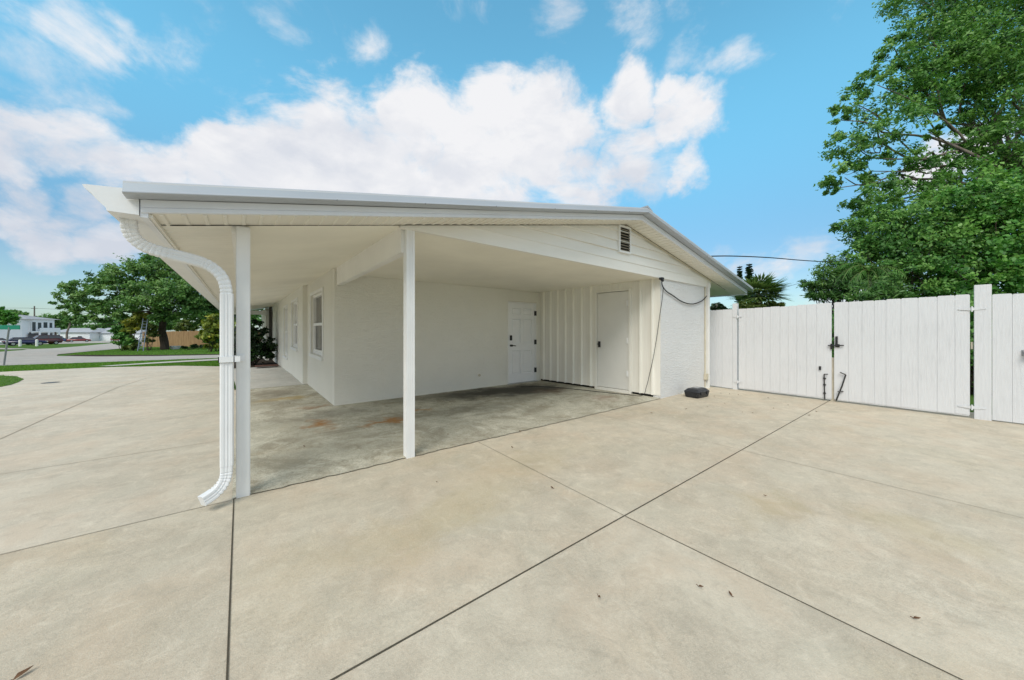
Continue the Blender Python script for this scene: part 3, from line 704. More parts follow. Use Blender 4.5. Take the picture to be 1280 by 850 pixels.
for z in (1.125,): 
    m = MB(); m.box(-.132, .0, 3.449, 3.456, z - .022, z + .022); m.box(-.132, -.126, 3.449, 3.54, z - .022, z + .022); m.box(-.034, .028, 3.546, 3.5575, z - .024, z + .024); m.box(-.040, -.034, 3.449, 3.556, z - .022, z + .022); m.build('strap', 'gutter_white', ds)
# conduit on the right wall corner
m = MB(); m.tube([(8.365, 3.545, 2.33), (8.365, 3.545, .32)], .016, 8); m.tube([(8.365, 3.545, .22), (8.365, 3.545, .03)], .012, 8)
cd = part(m, 'conduit', 'conduit_paint'); m = MB(); m.box(8.32, 8.41, 3.49, 3.559, .2, .34); m.build('junction_box', 'conduit_paint', cd, bevel=.006)
m = MB(); m.box(8.425, 8.51, 3.50, 3.60, -.02, 2.40); part(m, 'post', 'white_paint', bevel=.004)['label'] = 'white corner trim beside the fence'
m = MB(); m.tube([(4.30, 6.719, .30), (4.30, 6.70, .30)], .03, 10); part(m, 'hose_bib', 'conduit_paint')

# things hung on or standing at the house
m = MB(); m.tube(smooth_path([(6.40, 3.50, 2.33), (6.43, 3.512, 2.20), (6.62, 3.53, 2.10), (6.906, 3.53, 2.021), (7.18, 3.53, 1.94), (7.447, 3.53, 1.90), (7.68, 3.53, 1.895), (7.888, 3.53, 1.92), (8.2, 3.53, 2.0), (8.40, 3.53, 2.11)], 5), .011, 6)
tag(m.build('wall_cable', 'dark_rubber', origin=(7.4, 3.53, 1.9)), 'thick dark cable hanging in a loop across the stucco wall', 'cable')
m = MB(); m.tube(smooth_path([(6.43, 3.49, 2.17), (6.41, 3.50, 1.95), (6.40, 3.55, 1.6), (6.385, 3.6, 1.2), (6.365, 3.66, .8), (6.345, 3.72, .5), (6.33, 3.79, .2), (6.31, 3.87, .03), (6.2, 4.2, .012 + .008), (6.05, 4.6, .02), (5.9, 5.1, .02), (5.72, 5.6, .02), (5.4, 6.05, .02), (5.1, 6.2, .02)], 6), .006, 6)
tag(m.build('extension_cord', 'dark_rubber', origin=(6.3, 3.9, 0)), 'thin dark cord dropping beside the storage door and along the slab', 'cord')
m = MB(); m.box(6.33, 6.41, 3.46, 3.53, 2.30, 2.345); m.tube([(6.37, 3.49, 2.30), (6.36, 3.45, 2.27)], [.03, .02], 10)
tag(m.build('camera', 'black_plastic', origin=(6.37, 3.5, 2.34), bevel=.008), 'small dark camera under the gable board', 'camera')
# black case
cs = empty('equipment_case', (7.22, 3.22, 0), 'black plastic case lying on concrete against the stucco wall', 'case')
rot = Matrix.Rotation(R(-4), 3, 'Z')
def fcase(x, y, z): p = rot @ Vector((x, y, z)); return (7.22 + p.x, 3.22 + p.y, p.z)
def loft(mb, levels):
    rings = []
    for z, hx, hy, r in levels:
        ring = []
        for qx, qy, a0 in ((1, 1, 0), (-1, 1, 90), (-1, -1, 180), (1, -1, 270)):
            for k in range(4):
                a = R(a0 + 30 * k); ring.append((qx * (hx - r) + r * math.cos(a), qy * (hy - r) + r * math.sin(a), z))
        rings.append(ring)
    mb.sweep(rings)
m = MB(fcase); loft(m, [(.0, .20, .12, .03), (.02, .215, .135, .04), (.085, .225, .145, .04), (.098, .225, .145, .04)]); m.build('tray', 'black_plastic', cs)
m = MB(fcase); loft(m, [(.103, .23, .15, .04), (.12, .23, .15, .04), (.165, .185, .11, .04), (.175, .16, .09, .03)]); m.build('lid', 'black_plastic', cs)
for s in (-.11, .11):
    m = MB(fcase); m.box(s - .03, s + .03, -.160, -.146, .06, .125); m.build('latch', 'black_plastic', cs, bevel=.004)
m = MB(fcase); m.box(-.05, .09, -.04, .06, .176, .181); m.build('label_plate', 'grey_metal', cs)

# ================================================================== WHITE FENCE AND GATES (faces the pad, x = 8.74)
FX = 8.74
def ftop(y): return np.interp(-y, [-3.5, -2.7, -1.42, .12, .6, 8], [1.80, 1.805, 1.845, 1.885, 1.865, 1.88])
def boards(ya, yb, zb, seed, wmin=.135, wmax=.19, tilt=0.):
    rr = random.Random(seed); m = MB(); y = ya
    while y > yb + .01:
        w = rr.uniform(wmin, wmax)
        if y - w < yb + .08: w = y - yb
        t = ftop(y - w / 2) + rr.uniform(-.006, .006); x0 = FX + rr.uniform(-.003, .003); b = zb + rr.uniform(-.006, .006); g = .0012; c = .012
        a, d = y - g, y - w + g
        m.prism([(a, b), (d, b), (d, t - c), (d + c, t), (a - c, t), (a, t - c)], x0, x0 + .02, 'yz')
        y -= w
    return m
def backing(ya, yb):
    m = MB(); m.box(FX + .008, FX + .03, yb + .004, ya - .004, .03, ftop((ya + yb) / 2) - .06)
    for z in (.25, .95, 1.6): m.box(FX + .03, FX + .07, yb + .01, ya - .01, z, z + .09)
    return m
def fhinge(parent, y, z, s=1):
    m = MB()
    for sg in (-1, 1):
        m.prism([(y, z - .024), (y + sg * .13 * s, z - .006), (y + sg * .13 * s, z + .006), (y, z + .024)], FX - .011, FX - .006, 'yz')
    m.tube([(FX - .016, y, z - .04), (FX - .016, y, z + .04)], .009, 8); return m.build('hinge', 'fence_paint', parent)
fa = empty('fence', (FX, 3.3, 0), 'short white board fence piece between the stucco corner and the gate', 'fence', 'white board fence')
boards(3.80, 3.12, .02, 3).build('board_panel', 'fence_paint', fa); backing(3.80, 3.12).build('backing_rail', 'fence_paint', fa)
m = MB(); m.box(FX + .0, FX + .10, 3.03, 3.12, -.05, 1.93); m.build('post', 'fence_paint', fa, bevel=.004)
ga = empty('gate', (FX, 2.2, 0), 'white board gate leaf nearer the house, closed', 'gate', 'white double gate')
boards(3.0, 1.452, .05, 11, .13, .17).build('board_panel', 'fence_paint', ga); backing(3.0, 1.455).build('backing_rail', 'fence_paint', ga)
for z in (.18, 1.63): fhinge(ga, 3.02, z, .7)
m = MB(); m.tube([(FX - .02, 1.545, .02), (FX - .022, 1.555, .50)], .009, 8); m.tube([(FX - .022, 1.555, .50), (FX - .03, 1.50, .505)], .008, 8)
for z in (.14, .30, .42): m.box(FX - .02, FX - .004, 1.53, 1.57, z - .012, z + .012)
m.build('drop_rod', 'black_metal', ga)
m = MB(); m.box(FX - .022, FX - .004, 1.60, 1.63, .575, .645); m.build('catch', 'black_metal', ga)
m = MB(); m.box(FX + .028, FX + .065, 1.40, 1.475, .0, .82); m.build('stop_board', 'beige_board', ga)
gb = empty('gate', (FX, .65, 0), 'white board gate leaf with the latch, between centre gap and tall post', 'gate', 'white double gate')
boards(1.418, -.118, .05, 23, .14, .2).build('board_panel', 'fence_paint', gb); backing(1.41, -.115).build('backing_rail', 'fence_paint', gb)
for z in (.17, 1.66): fhinge(gb, -.135, z, 1.)
m = MB(); m.tube([(FX - .02, 1.385, .03), (FX - .045, 1.30, .32), (FX - .03, 1.255, .52)], .011, 8); m.tube([(FX - .03, 1.255, .52), (FX - .045, 1.33, .56)], .01, 8); m.tube([(FX - .05, 1.36, .20), (FX - .02, 1.29, .21)], .012, 8); m.build('drop_rod', 'black_metal', gb)
m = MB(); m.box(FX - .02, FX - .004, 1.34, 1.40, 1.02, 1.075); m.tube([(FX - .03, 1.50, 1.045), (FX - .03, 1.28, 1.055)], .010, 8); m.box(FX - .035, FX - .004, 1.365, 1.395, 1.05, 1.22); m.box(FX - .028, FX - .004, 1.435, 1.465, .98, 1.08); m.build('latch', 'black_metal', gb)
fb_ = empty('fence', (FX, -.4, 0), 'white board fence with a tall post beyond the gate hinges', 'fence', 'white board fence')
boards(-.315, -9.0, .015, 31, .17, .24).build('board_panel', 'fence_paint', fb_); backing(-.315, -9.0).build('backing_rail', 'fence_paint', fb_)
m = MB(); m.box(FX - .004, FX + .11, -.312, -.155, -.05, 2.02); m.build('post', 'fence_paint', fb_, bevel=.004)
m = MB(); m.hexa([(FX - .10, -.60, .98), (FX - .003, -.56, .98), (FX - .003, -.70, .98), (FX - .07, -.72, .98), (FX - .10, -.60, .995), (FX - .003, -.56, 1.06), (FX - .003, -.70, 1.06), (FX - .07, -.72, .995)]); m.build('bracket', 'pole_grey', fb_)
m = MB(); m.box(FX + .03, FX + .06, -.148, -.125, 1.05, 1.16); m.build('tape', 'sign_yellow' if 'sign_yellow' in MATS else 'conduit_paint', fb_)

# ================================================================== TREES AND PLANTS
def crown(name, clumps, n, leaf, mat, parent, sub=.30, per=90, up=.42, tmix=(.5, .28), aspect=.5, drop=.12, flat=.6, smin=.55):
    """leaves spread through many small sprays that fill each clump; clumps = (x,y,z,r[,squash])"""
    ws = np.array([c[3] ** 2 for c in clumps]); ws = ws / ws.sum()
    V = []; T = []; sprays = []
    for c, w in zip(clumps, ws):
        nl = int(n * w); ns = max(3, nl // per); r = c[3]; sq = c[4] if len(c) > 4 else .8
        dr = rng.normal(size=(ns, 3)); dr /= np.linalg.norm(dr, axis=1)[:, None]
        dr[:, 2] = np.where(dr[:, 2] < -.2, dr[:, 2] * .6, dr[:, 2])
        rad = r * rng.uniform(smin, 1.08, ns) ** .7
        C = np.array(c[:3]) + dr * rad[:, None] * np.array([1, 1, sq])
        keep = rng.uniform(size=ns) > drop; C = C[keep]; dr = dr[keep]
        if not len(C): continue
        k = int(nl / len(C))
        for cc, dd in zip(C, dr):
            sprays.append(cc)
            sr = sub * r * rng.uniform(.6, 1.35)
            # stretched sprays pointing outwards give a twiggy outline
            ax = dd + rng.normal(size=3) * .5; ax /= np.linalg.norm(ax)
            p = rng.normal(size=(k, 3)) * .5 * sr * np.array([1, 1, flat]) + ax * (rng.uniform(-.6, .9, (k, 1)) * sr)
            p += cc
            nn = rng.normal(size=(k, 3)) * .72 + np.array([-.34, -.26, up]) + dd * .35
            nn /= np.linalg.norm(nn, axis=1)[:, None]
            t = np.cross(nn, rng.normal(size=(k, 3))); t /= np.linalg.norm(t, axis=1)[:, None] + 1e-9
            b = np.cross(nn, t); L = leaf * rng.uniform(.6, 1.35, (k, 1)); W = L * aspect
            q = np.empty((k, 4, 3)); q[:, 0] = p - t * L * .5; q[:, 1] = p + b * W * .5 + nn * W * .14; q[:, 2] = p + t * L * .5 - nn * L * .1; q[:, 3] = p - b * W * .5 + nn * W * .14
            V.append(q.reshape(-1, 3)); base = np.clip(rng.normal(tmix[0], tmix[1] * .7), 0, 1)
            T.append(np.repeat(np.clip(base + rng.normal(0, tmix[1] * .5, k), 0, 1), 4))
    return raw_mesh(name, np.vstack(V), 4, np.concatenate(T), mat, parent), sprays
def limb(mb, a, b, r0, r1, wob=.08, n=6, k=7):
    a, b = Vector(a), Vector(b); L = (b - a).length; P = []; rr = []
    for i in range(k):
        t = i / (k - 1); p = a.lerp(b, t)
        if 0 < i < k - 1: p += Vector((random.uniform(-1, 1), random.uniform(-1, 1), random.uniform(-.6, 1))) * wob * L * math.sin(math.pi * t)
        P.append(p); rr.append(r0 + (r1 - r0) * t)
    Q = smooth_path(P, 3); mb.tube(Q, [r0 + (r1 - r0) * i / (len(Q) - 1) for i in range(len(Q))], n); return P
def px_clumps(lst, sq=.8):
    return [(*D(x, y, d), r / F * d, sq) for x, y, d, r in lst]
def tree(name, base, clumps, n, leaf, leafm, bark, trunk_r, label, cat='tree', group=None, fork=.35, twigs=60, **k):
    base = Vector(base); t = empty(name, base, label, cat, group)
    cr, sprays = crown('crown', clumps, n, leaf, leafm, t, **k)
    m = MB(); cc = sum((Vector(c[:3]) * c[3] for c in clumps), Vector()) / sum(c[3] for c in clumps)
    top = base.lerp(Vector((base.x * .6 + cc.x * .4, base.y * .6 + cc.y * .4, cc.z)), fork * 2 if fork < .5 else fork)
    limb(m, base + Vector((0, 0, -.3)), top, trunk_r * 1.25, trunk_r * .8, .04, 12, 6)
    for c in clumps:
        p = Vector(c[:3]); P = limb(m, top, p, trunk_r * .34, trunk_r * .05, .09, 6, 8)
        for j in range(max(1, int(twigs / len(clumps)))):
            s = Vector(sprays[rng.integers(len(sprays))]) if False else None
    for s in (sprays if len(sprays) <= twigs else [sprays[i] for i in rng.choice(len(sprays), twigs, replace=False)]):
        c = min(clumps, key=lambda c: (Vector(c[:3]) - Vector(s)).length); limb(m, Vector(c[:3]).lerp(top, .15), s, trunk_r * .075, trunk_r * .02, .12, 4, 5)
    m.build('trunk', bark, t, smooth=True)
    return t
def gz(x, y): return tz(x, y) - .03

# big spreading oak across the street
oc = px_clumps([(168, 348, 32, 24), (200, 338, 33, 24), (184, 331, 33, 13), (214, 328, 33.5, 12), (228, 342, 34, 24), (146, 362, 31, 20), (180, 372, 30, 24), (216, 372, 31, 26), (247, 365, 33, 26), (272, 382, 34, 24), (140, 384, 31, 17), (166, 392, 31, 14), (236, 390, 32, 20), (262, 402, 33, 15),
                (204, 394, 31, 13), (292, 388, 36, 26), (300, 358, 36, 25), (255, 342, 35, 20), (122, 352, 31.5, 15), (104, 364, 31.5, 16), (88, 372, 32, 13), (76, 382, 32, 9), (112, 384, 31.5, 15), (90, 390, 32, 9), (128, 398, 31.5, 9), (118, 408, 32, 6), (150, 338, 32, 10)], .8)
g = D(205, 437, 32.3)
tree('oak_tree', (g.x, g.y, gz(g.x, g.y)), oc, 52000, .26, 'leaf_far', 'bark', .27, 'broad green oak with a dark trunk in front of the wooden fence', fork=.3, twigs=120, per=60, drop=.12, sub=.26, tmix=(.6, .4))
# trees behind the wooden fence
for (pts, dd, lm, lab, n) in (([(250, 392, 52, 12), (268, 398, 52, 14), (290, 395, 52, 15), (278, 384, 53, 12), (310, 400, 52, 14)], 52, 'leaf_oak', 'dark dense tree behind the right end of the wooden fence', 9000),
                              ([(231, 404, 47, 6), (226, 410, 47, 6), (238, 409, 47, 6)], 47, 'leaf_olive', 'small yellow-green tree peeking over the wooden fence beside the oak trunk', 3000),
                              ([(193, 408, 50, 8), (207, 408, 50, 8), (215, 405, 50, 9)], 50, 'leaf_far', 'shaded green tree behind the wooden fence and the oak trunk', 4000)):
    g = D(pts[0][0], 430, dd); tree('background_tree', (g.x, g.y, gz(g.x, g.y)), px_clumps(pts), n, .34, lm, 'bark', .16, lab, twigs=12, per=60)
# plants in front of the wooden fence
def shrub(name, clumps, n, leaf, lm, label, cat='shrub', stems=7, **k):
    c0 = clumps[0]; b = Vector((c0[0], c0[1], gz(c0[0], c0[1]))); t = empty(name, b, label, cat)
    cr, sp = crown('foliage', clumps, n, leaf, lm, t, **k); m = MB()
    for s in [sp[i] for i in rng.choice(len(sp), min(stems, len(sp)), replace=False)]: limb(m, b + Vector((random.uniform(-.1, .1), random.uniform(-.1, .1), -.1)), s, .025, .008, .1, 5, 5)
    m.build('stem', 'bark', t); return t
shrub('shrub', px_clumps([(168, 404, 31, 9), (176, 398, 31, 8), (182, 412, 31, 7), (162, 412, 31, 7)]), 2600, .30, 'leaf_yellow', 'tall yellow-green shrub hanging around the ladder', aspect=.25, per=40)
shrub('shrub', px_clumps([(155, 420, 31, 8), (150, 412, 31, 7), (163, 428, 31, 7), (148, 428, 30.5, 4)]), 2600, .28, 'leaf_oak', 'dark green bush left of the ladder at the street corner', per=40)
shrub('shrub', px_clumps([(186, 408, 30.8, 6), (190, 418, 31, 5), (187, 426, 31, 4)]), 1500, .26, 'leaf_olive', 'olive shrub between the ladder and the wooden fence', per=40)
shrub('shrub', px_clumps([(166, 434, 30.5, 3), (158, 435, 30.5, 2.5), (170, 431, 30.5, 2.5)]), 900, .28, 'leaf_olive', 'low pale leafy clump at the foot of the ladder', per=30)
shrub('shrub', px_clumps([(230, 434, 31, 2.5), (243, 433, 31.3, 3), (253, 433, 31.5, 2.5)]), 1200, .2, 'leaf_dark', 'low dark bushes at the foot of the wooden fence', per=30)
shrub('shrub', px_clumps([(262, 412, 27, 9), (268, 402, 27, 8), (258, 422, 27, 7), (272, 420, 27, 10), (266, 430, 27, 7), (284, 412, 27.5, 12)], 1.), 1500, .34, 'leaf_yellow', 'large-leaved yellow and green bush beside the downspout', per=20, aspect=.55, tmix=(.35, .5), sub=.4)
shrub('shrub', px_clumps([(270, 415, 27.6, 10), (266, 426, 27.5, 8), (280, 425, 27.8, 10)], 1.), 1500, .3, 'leaf_oak', 'dark green foliage inside the large-leaved bush', per=25, aspect=.5)
# dark bush at the porch end
pb = [(.35, 17.2, .45, .55), (.15, 17.0, 1.0, .5), (.5, 17.4, 1.25, .42), (.75, 17.2, .75, .38), (.3, 17.3, 1.6, .26), (.85, 17.6, .4, .35), (-.1, 17.3, .5, .4)]
shrub('porch_shrub', pb, 3600, .15, 'leaf_dark', 'dark glossy shrub at the end of the porch', per=26, aspect=.45, sub=.35, stems=12)

# ladder leaning into the oak
lb, lt = D(175.5, 438, 29.6), D(182, 398, 30.4); lb.z = gz(lb.x, lb.y); sd_ = Vector((S52, -S38, 0)) * .24
ld = empty('ladder', lb, 'grey metal ladder leaning into the bushes left of the wooden fence', 'ladder')
for s in (-1, 1):
    m = MB(); m.tube([lb + sd_ * s, lt + sd_ * s * .8], .032, 6); m.build('rail', 'ladder_alu', ld)
for i in range(1, 11):
    m = MB(); q = lb.lerp(lt, i / 11); m.tube([q - sd_ * .95, q + sd_ * .95], .022, 6); m.build('rung', 'ladder_alu', ld)
# wooden fence
m = MB(); P0, P1 = Vector((-9.4, 61.2, 0)), Vector((5.5, 44.4, 0)); n = 150; dv = (P1 - P0) / n
fnc = empty('wooden_fence', (P0.x, P0.y, gz(P0.x, P0.y)), 'weathered brown wooden picket fence behind the oak trunk', 'fence')
nv = Vector((-dv.y, dv.x, 0)).normalized() * .02
for i in range(n):
    a = P0 + dv * i + dv * .04; b = P0 + dv * (i + 1) - dv * .04; z0 = gz(a.x, a.y); z1 = z0 + 1.86 + random.uniform(-.03, .03); o = nv * random.uniform(0, .4)
    m.hexa([(a.x + o.x, a.y + o.y, z0), (b.x + o.x, b.y + o.y, z0), (b.x + o.x + nv.x, b.y + o.y + nv.y, z0), (a.x + o.x + nv.x, a.y + o.y + nv.y, z0), (a.x + o.x, a.y + o.y, z1), (b.x + o.x, b.y + o.y, z1), (b.x + o.x + nv.x, b.y + o.y + nv.y, z1), (a.x + o.x + nv.x, a.y + o.y + nv.y, z1)])
m.build('pickets', 'old_wood', fnc)
m = MB()
for z in (.4, 1.5): m.tube([P0 + nv * 3 + Vector((0, 0, gz(P0.x, P0.y) + z)), P1 + nv * 3 + Vector((0, 0, gz(P1.x, P1.y) + z))], .05, 4)
m.build('rail', 'old_wood', fnc)
# white basin by the oak
q = D(219, 434.5, 33); q.z = gz(q.x, q.y) + .03
m = MB(); m.sweep([[(q.x + r * math.cos(a), q.y + r * math.sin(a), q.z + z) for a in [k * math.pi / 7 for k in range(14)]] for r, z in ((.28, 0), (.38, .2), (.42, .3), (.37, .29), (.3, .12))]); tag(m.build('planter', 'post_white', origin=q), 'small white planter bowl on the grass beside the oak trunk', 'planter')

# --- right side: oak behind the white fence
rc = px_clumps([(1165, -15, 13.5, 40), (1215, 20, 13.5, 50), (1270, 20, 13.5, 60), (1340, 50, 13.5, 75), (1150, 40, 13, 26), (1135, 85, 12.6, 24), (1096, 106, 12.3, 24), (1066, 128, 12, 20), (1048, 150, 12, 12), (1064, 178, 12, 26), (1104, 160, 12.3, 34), (1145, 128, 12.8, 32), (1186, 98, 13, 40), (1236, 92, 12.5, 44), (1290, 120, 12.3, 56), (1056, 222, 12, 22), (1088, 214, 12, 22), (1090, 250, 12, 26), (1128, 250, 12.4, 36),
                (1226, 168, 12.4, 26), (1262, 176, 12, 36), (1310, 220, 12, 60), (1240, 60, 12.2, 40), (1205, 140, 12.8, 22), (1118, 60, 12.8, 18), (1150, 100, 12.8, 26), (1180, 60, 13, 34), (1040, 236, 12, 10), (1075, 262, 11.8, 20), (1052, 290, 11.6, 16), (1170, 215, 12.2, 24), (1205, 225, 12, 26), (1125, 205, 12.4, 22), (1160, 165, 12.6, 14), (1380, 120, 13, 80), (1380, 240, 12.5, 70), (1300, -60, 13.6, 70), (1220, -50, 13.8, 55)], .8)
g = D(1300, 411, 13.5)
tree('oak_tree', (g.x, g.y, gz(g.x, g.y)), rc, 98000, .14, 'leaf_oak', 'bark_pale', .22, 'tall airy green tree rising above the white gate', fork=.3, twigs=160, per=46, drop=.12, sub=.27, tmix=(.64, .40), aspect=.42)
def rshrub(lst, n, leaf, lm, lab, **k):
    shrub('hedge_shrub', px_clumps(lst, .95), n, leaf, lm, lab, 'shrub', 46, **k)
rshrub([(1130, 306, 10.6, 44), (1180, 282, 10.6, 46), (1100, 290, 11, 34), (1085, 330, 10.8, 30), (1180, 335, 10.2, 44), (1140, 355, 10, 36)], 32000, .105, 'leaf_oak', 'dark green tree-high bush above the latched gate leaf', per=48, sub=.20, tmix=(.56, .45), drop=.14)
rshrub([(1262, 250, 9.8, 48), (1236, 300, 9.6, 46), (1300, 310, 9.4, 60), (1230, 350, 9.2, 40), (1285, 365, 9, 46), (1360, 280, 9.6, 80), (1200, 262, 10, 30)], 32000, .11, 'leaf_bright', 'bright broad-leaved bush above the tall fence post', per=42, sub=.20, aspect=.62, tmix=(.56, .48), drop=.14)
rshrub([(1046, 338, 11.5, 18), (1026, 352, 11.6, 14), (1040, 366, 11.4, 14), (1022, 368, 11.6, 9), (1066, 352, 11, 20), (1050, 362, 11.2, 14), (1082, 368, 9.5, 15), (1098, 362, 9.6, 16), (1112, 368, 9.6, 14), (1012, 356, 11.8, 8)], 9000, .14, 'leaf_far', 'loose green bush below the overhead cable at the foliage edge', per=26, aspect=.25, sub=.42, drop=.22)
rshrub([(1215, 440, 7.6, 44), (1235, 400, 7.8, 40), (1195, 420, 7.8, 36), (1060, 420, 9.6, 34), (1035, 430, 9.8, 30), (1215, 500, 7.6, 40)], 9000, .12, 'leaf_oak', 'low dark foliage seen through the gaps beside the gate leaves', per=34, sub=.3, drop=.05)
def frond(mb_v, mb_t, base, dirv, L, droop, leaf, npair, w, tbase):
    p = Vector(base); d = Vector(dirv).normalized(); side = d.cross(Vector((0, 0, 1))); side = side.normalized() if side.length > .01 else Vector((1, 0, 0))
    pts = []
    for i in range(npair):
        t = i / (npair - 1); pts.append(p.copy()); p = p + d * (L / npair); d = (d + Vector((0, 0, -droop / npair))).normalized()
    for i, q in enumerate(pts):
        t = i / (npair - 1); ll = leaf * (math.sin(math.pi * min(1, .12 + t * .85)) ** .6)
        dd = (pts[min(i + 1, npair - 1)] - pts[max(0, i - 1)]).normalized()
        for s in (-1, 1):
            a = (dd * random.uniform(.5, 1.) + side * s * random.uniform(.4, .9) + Vector((0, 0, -.2 - .8 * random.random()))).normalized()
            tip = q + a * ll * random.uniform(.85, 1.1); n = dd * w
            mb_v += [tuple(q - n), tuple(q + n), tuple(tip + n * .1), tuple(tip - n * .1)]; tt = min(1, max(0, tbase + random.uniform(-.2, .2))); mb_t += [tt] * 4
    return pts
def feather_palm(base, top, n, L, leaf, label, droop=1.4, el=(-.1, .9), lm='leaf_palm', w=.02):
    t = empty('palm_tree', base, label, 'palm tree'); V = []; T = []; m = MB(); stems = MB()
    for k in range(n):
        a = 2 * math.pi * k / n + random.uniform(-.2, .2); e = random.uniform(*el)
        pts = frond(V, T, top, (math.cos(a) * math.cos(e), math.sin(a) * math.cos(e), math.sin(e)), L * random.uniform(.6, 1.15), droop * random.uniform(.7, 1.3), leaf, 20, w, random.uniform(.2, .8))
        stems.tube(pts, [.02 * (1 - .8 * i / len(pts)) for i in range(len(pts))], 4)
    raw_mesh('frond', np.array(V), 4, np.array(T), lm, t); stems.build('frond_stem', 'stem_green', t)
    limb(m, Vector(base) + Vector((0, 0, -.2)), top, .075, .05, .03, 10, 6); m.build('trunk', 'bark', t); return t
b = D(1085, 400, 10.3); tp = D(1086, 340, 10.3); feather_palm((b.x, b.y, gz(b.x, b.y)), tp, 24, 1.15, .36, 'palm with drooping green fronds hanging just above the latched gate', 2.6, (-.4, 1.1), 'leaf_oak', .0105)
# fan palm beyond the eave
def fan_palm(base, top, n, rad, label):
    t = empty('palm_tree', base, label, 'palm tree'); V = []; T = []
    st = MB()
    for k in range(n):
        a = 2 * math.pi * random.random(); e = math.asin(random.uniform(-.35, .98)); d = Vector((math.cos(a) * math.cos(e), math.sin(a) * math.cos(e), math.sin(e)))
        c = Vector(top) + d * rad * .42; st.tube([top, c], .018, 4); s = d.cross(Vector((0, 0, 1))); s = s.normalized() if s.length > .05 else Vector((1, 0, 0)); u = s.cross(d); tb = random.uniform(.15, .85)
        for j in range(15):
            q = R(-100 + 200 * j / 14); r = rad * .62 * (1 - .25 * abs(j - 7) / 7) * random.uniform(.9, 1.08); w = rad * .035
            dirv = (d * math.cos(q) + s * math.sin(q)).normalized(); tip = c + dirv * r + Vector((0, 0, -.18 * r)) + u * random.uniform(-.05, .05); wv = dirv.cross(u).normalized() * w
            mid = c.lerp(tip, .6)
            V += [tuple(c), tuple(mid + wv), tuple(tip), tuple(mid - wv)]; T += [min(1, max(0, tb + random.uniform(-.15, .15)))] * 4
    raw_mesh('frond', np.array(V), 4, np.array(T), 'leaf_palm', t); st.build('frond_stem', 'stem_green', t)
    m = MB(); limb(m, Vector(base) + Vector((0, 0, -.2)), top, .17, .16, .02, 10, 5); m.build('trunk', 'bark_pale', t); return t
b = D(949, 411, 21); tp = D(949, 368, 21); fan_palm((b.x, b.y, gz(b.x, b.y)), tp, 46, 1.75, 'fan palm showing above the fence beside the roof eave')
shrub('background_shrub', px_clumps([(932, 384, 20, 7), (945, 386, 20, 8), (962, 384, 20, 8), (974, 383, 20, 5)]), 3500, .2, 'leaf_olive', 'low olive bushes beneath the fan palm', per=40)
shrub('background_shrub', px_clumps([(899, 386, 19, 7), (906, 390, 19, 6), (893, 384, 19, 6)]), 1500, .2, 'leaf_dark', 'dark shrub seen through the gap under the right eave', per=40)
# two norfolk pines
def norfolk(px, py_top, d, wpx, label):
    tp = D(px, py_top, d); b = Vector((tp.x, tp.y, gz(tp.x, tp.y))); H = tp.z - b.z; t = empty('pine_tree', b, label, 'pine tree'); V = []; T = []; m = MB()
    m.tube([b, tp], [.3, .04], 8); W = wpx / F * d
    z = H * .25
    while z < H * .985:
        fr = 1 - (z / H - .25) / .75; n = 7; a0 = random.random() * 6
        for k in range(n):
            a = a0 + 2 * math.pi * k / n + random.uniform(-.15, .15); L = (W * (.22 + 1.75 * fr) * random.uniform(.75, 1.1)) * (1 if fr > .1 else .8); p = Vector((b.x, b.y, b.z + z + random.uniform(-.022, .022) * H * min(1, fr * 4))); dv_ = Vector((math.cos(a), math.sin(a), .22)); q = p + dv_ * L
            m.tube([p, q], [.05, .015], 4)
            for j in range(12):
                if random.random() < .45: continue
                c = p.lerp(q, .25 + .75 * j / 11); s = Vector((-dv_.y, dv_.x, 0)) * .55 * (1.1 - .6 * j / 11); w = Vector((dv_.x, dv_.y, .1)) * .30
                for sg in (-1, 1): V += [tuple(c - w), tuple(c + w), tuple(c + s * sg + w + Vector((0, 0, .24))), tuple(c + s * sg - w + Vector((0, 0, .22)))]; T += [random.random()] * 4
        z += H * .030
    raw_mesh('needles', np.array(V), 4, np.array(T), 'leaf_pine', t); m.build('trunk', 'bark', t); return t
norfolk(936.5, 329, 80, 6.0, 'taller of the two norfolk pines above the roof eave')
norfolk(924.5, 332, 88, 3.6, 'smaller norfolk pine half hidden by the roof edge')

# ================================================================== FAR LEFT: street corner, cars and white buildings
q = D(4, 457, 15.6); q.z = gz(q.x, q.y)
sg = empty('street_sign', q, 'green street name sign on a leaning grey pole by the kerb', 'street sign')
tp = D(11.5, 409, 15.6)
m = MB(); m.tube([q + Vector((0, 0, -.2)), tp], .032, 8); m.build('pole', 'pole_grey', sg)
rt = Vector((S52, -S38, 0)); fw2 = Vector((C52, C38, 0))
bl = MB(); dirb = (rt * .97 + fw2 * .1).normalized(); nb = Vector((-dirb.y, dirb.x, 0)) * .012
a0, b0 = tp - dirb * .62, tp + dirb * .42
bl.hexa([tuple(v + Vector((0, 0, z))) for z in (-.1, .09) for v in (a0 - nb, b0 - nb, b0 + nb, a0 + nb)]); bl.build('blade', 'sign_green', sg)
m = MB(); m.tube([tp + Vector((0, 0, -.14)), tp + Vector((0, 0, -.09))], .045, 8); m.build('clamp', 'pole_grey', sg)
for px, lab in ((25, 'white marker post in front of the dark blue car, nearer its tail'), (46, 'white marker post in front of the nose of the dark blue car')):
    q = D(px, 431.5, 55); q.z = gz(q.x, q.y); m = MB(); m.tube([q, q + Vector((0, 0, 1.0))], .15, 10); m.tube([q + Vector((0, 0, 1.0)), q + Vector((0, 0, 1.06))], [.15, .07], 10)
    tag(m.build('marker_post', 'post_white', origin=q), lab, 'post', 'white marker posts')
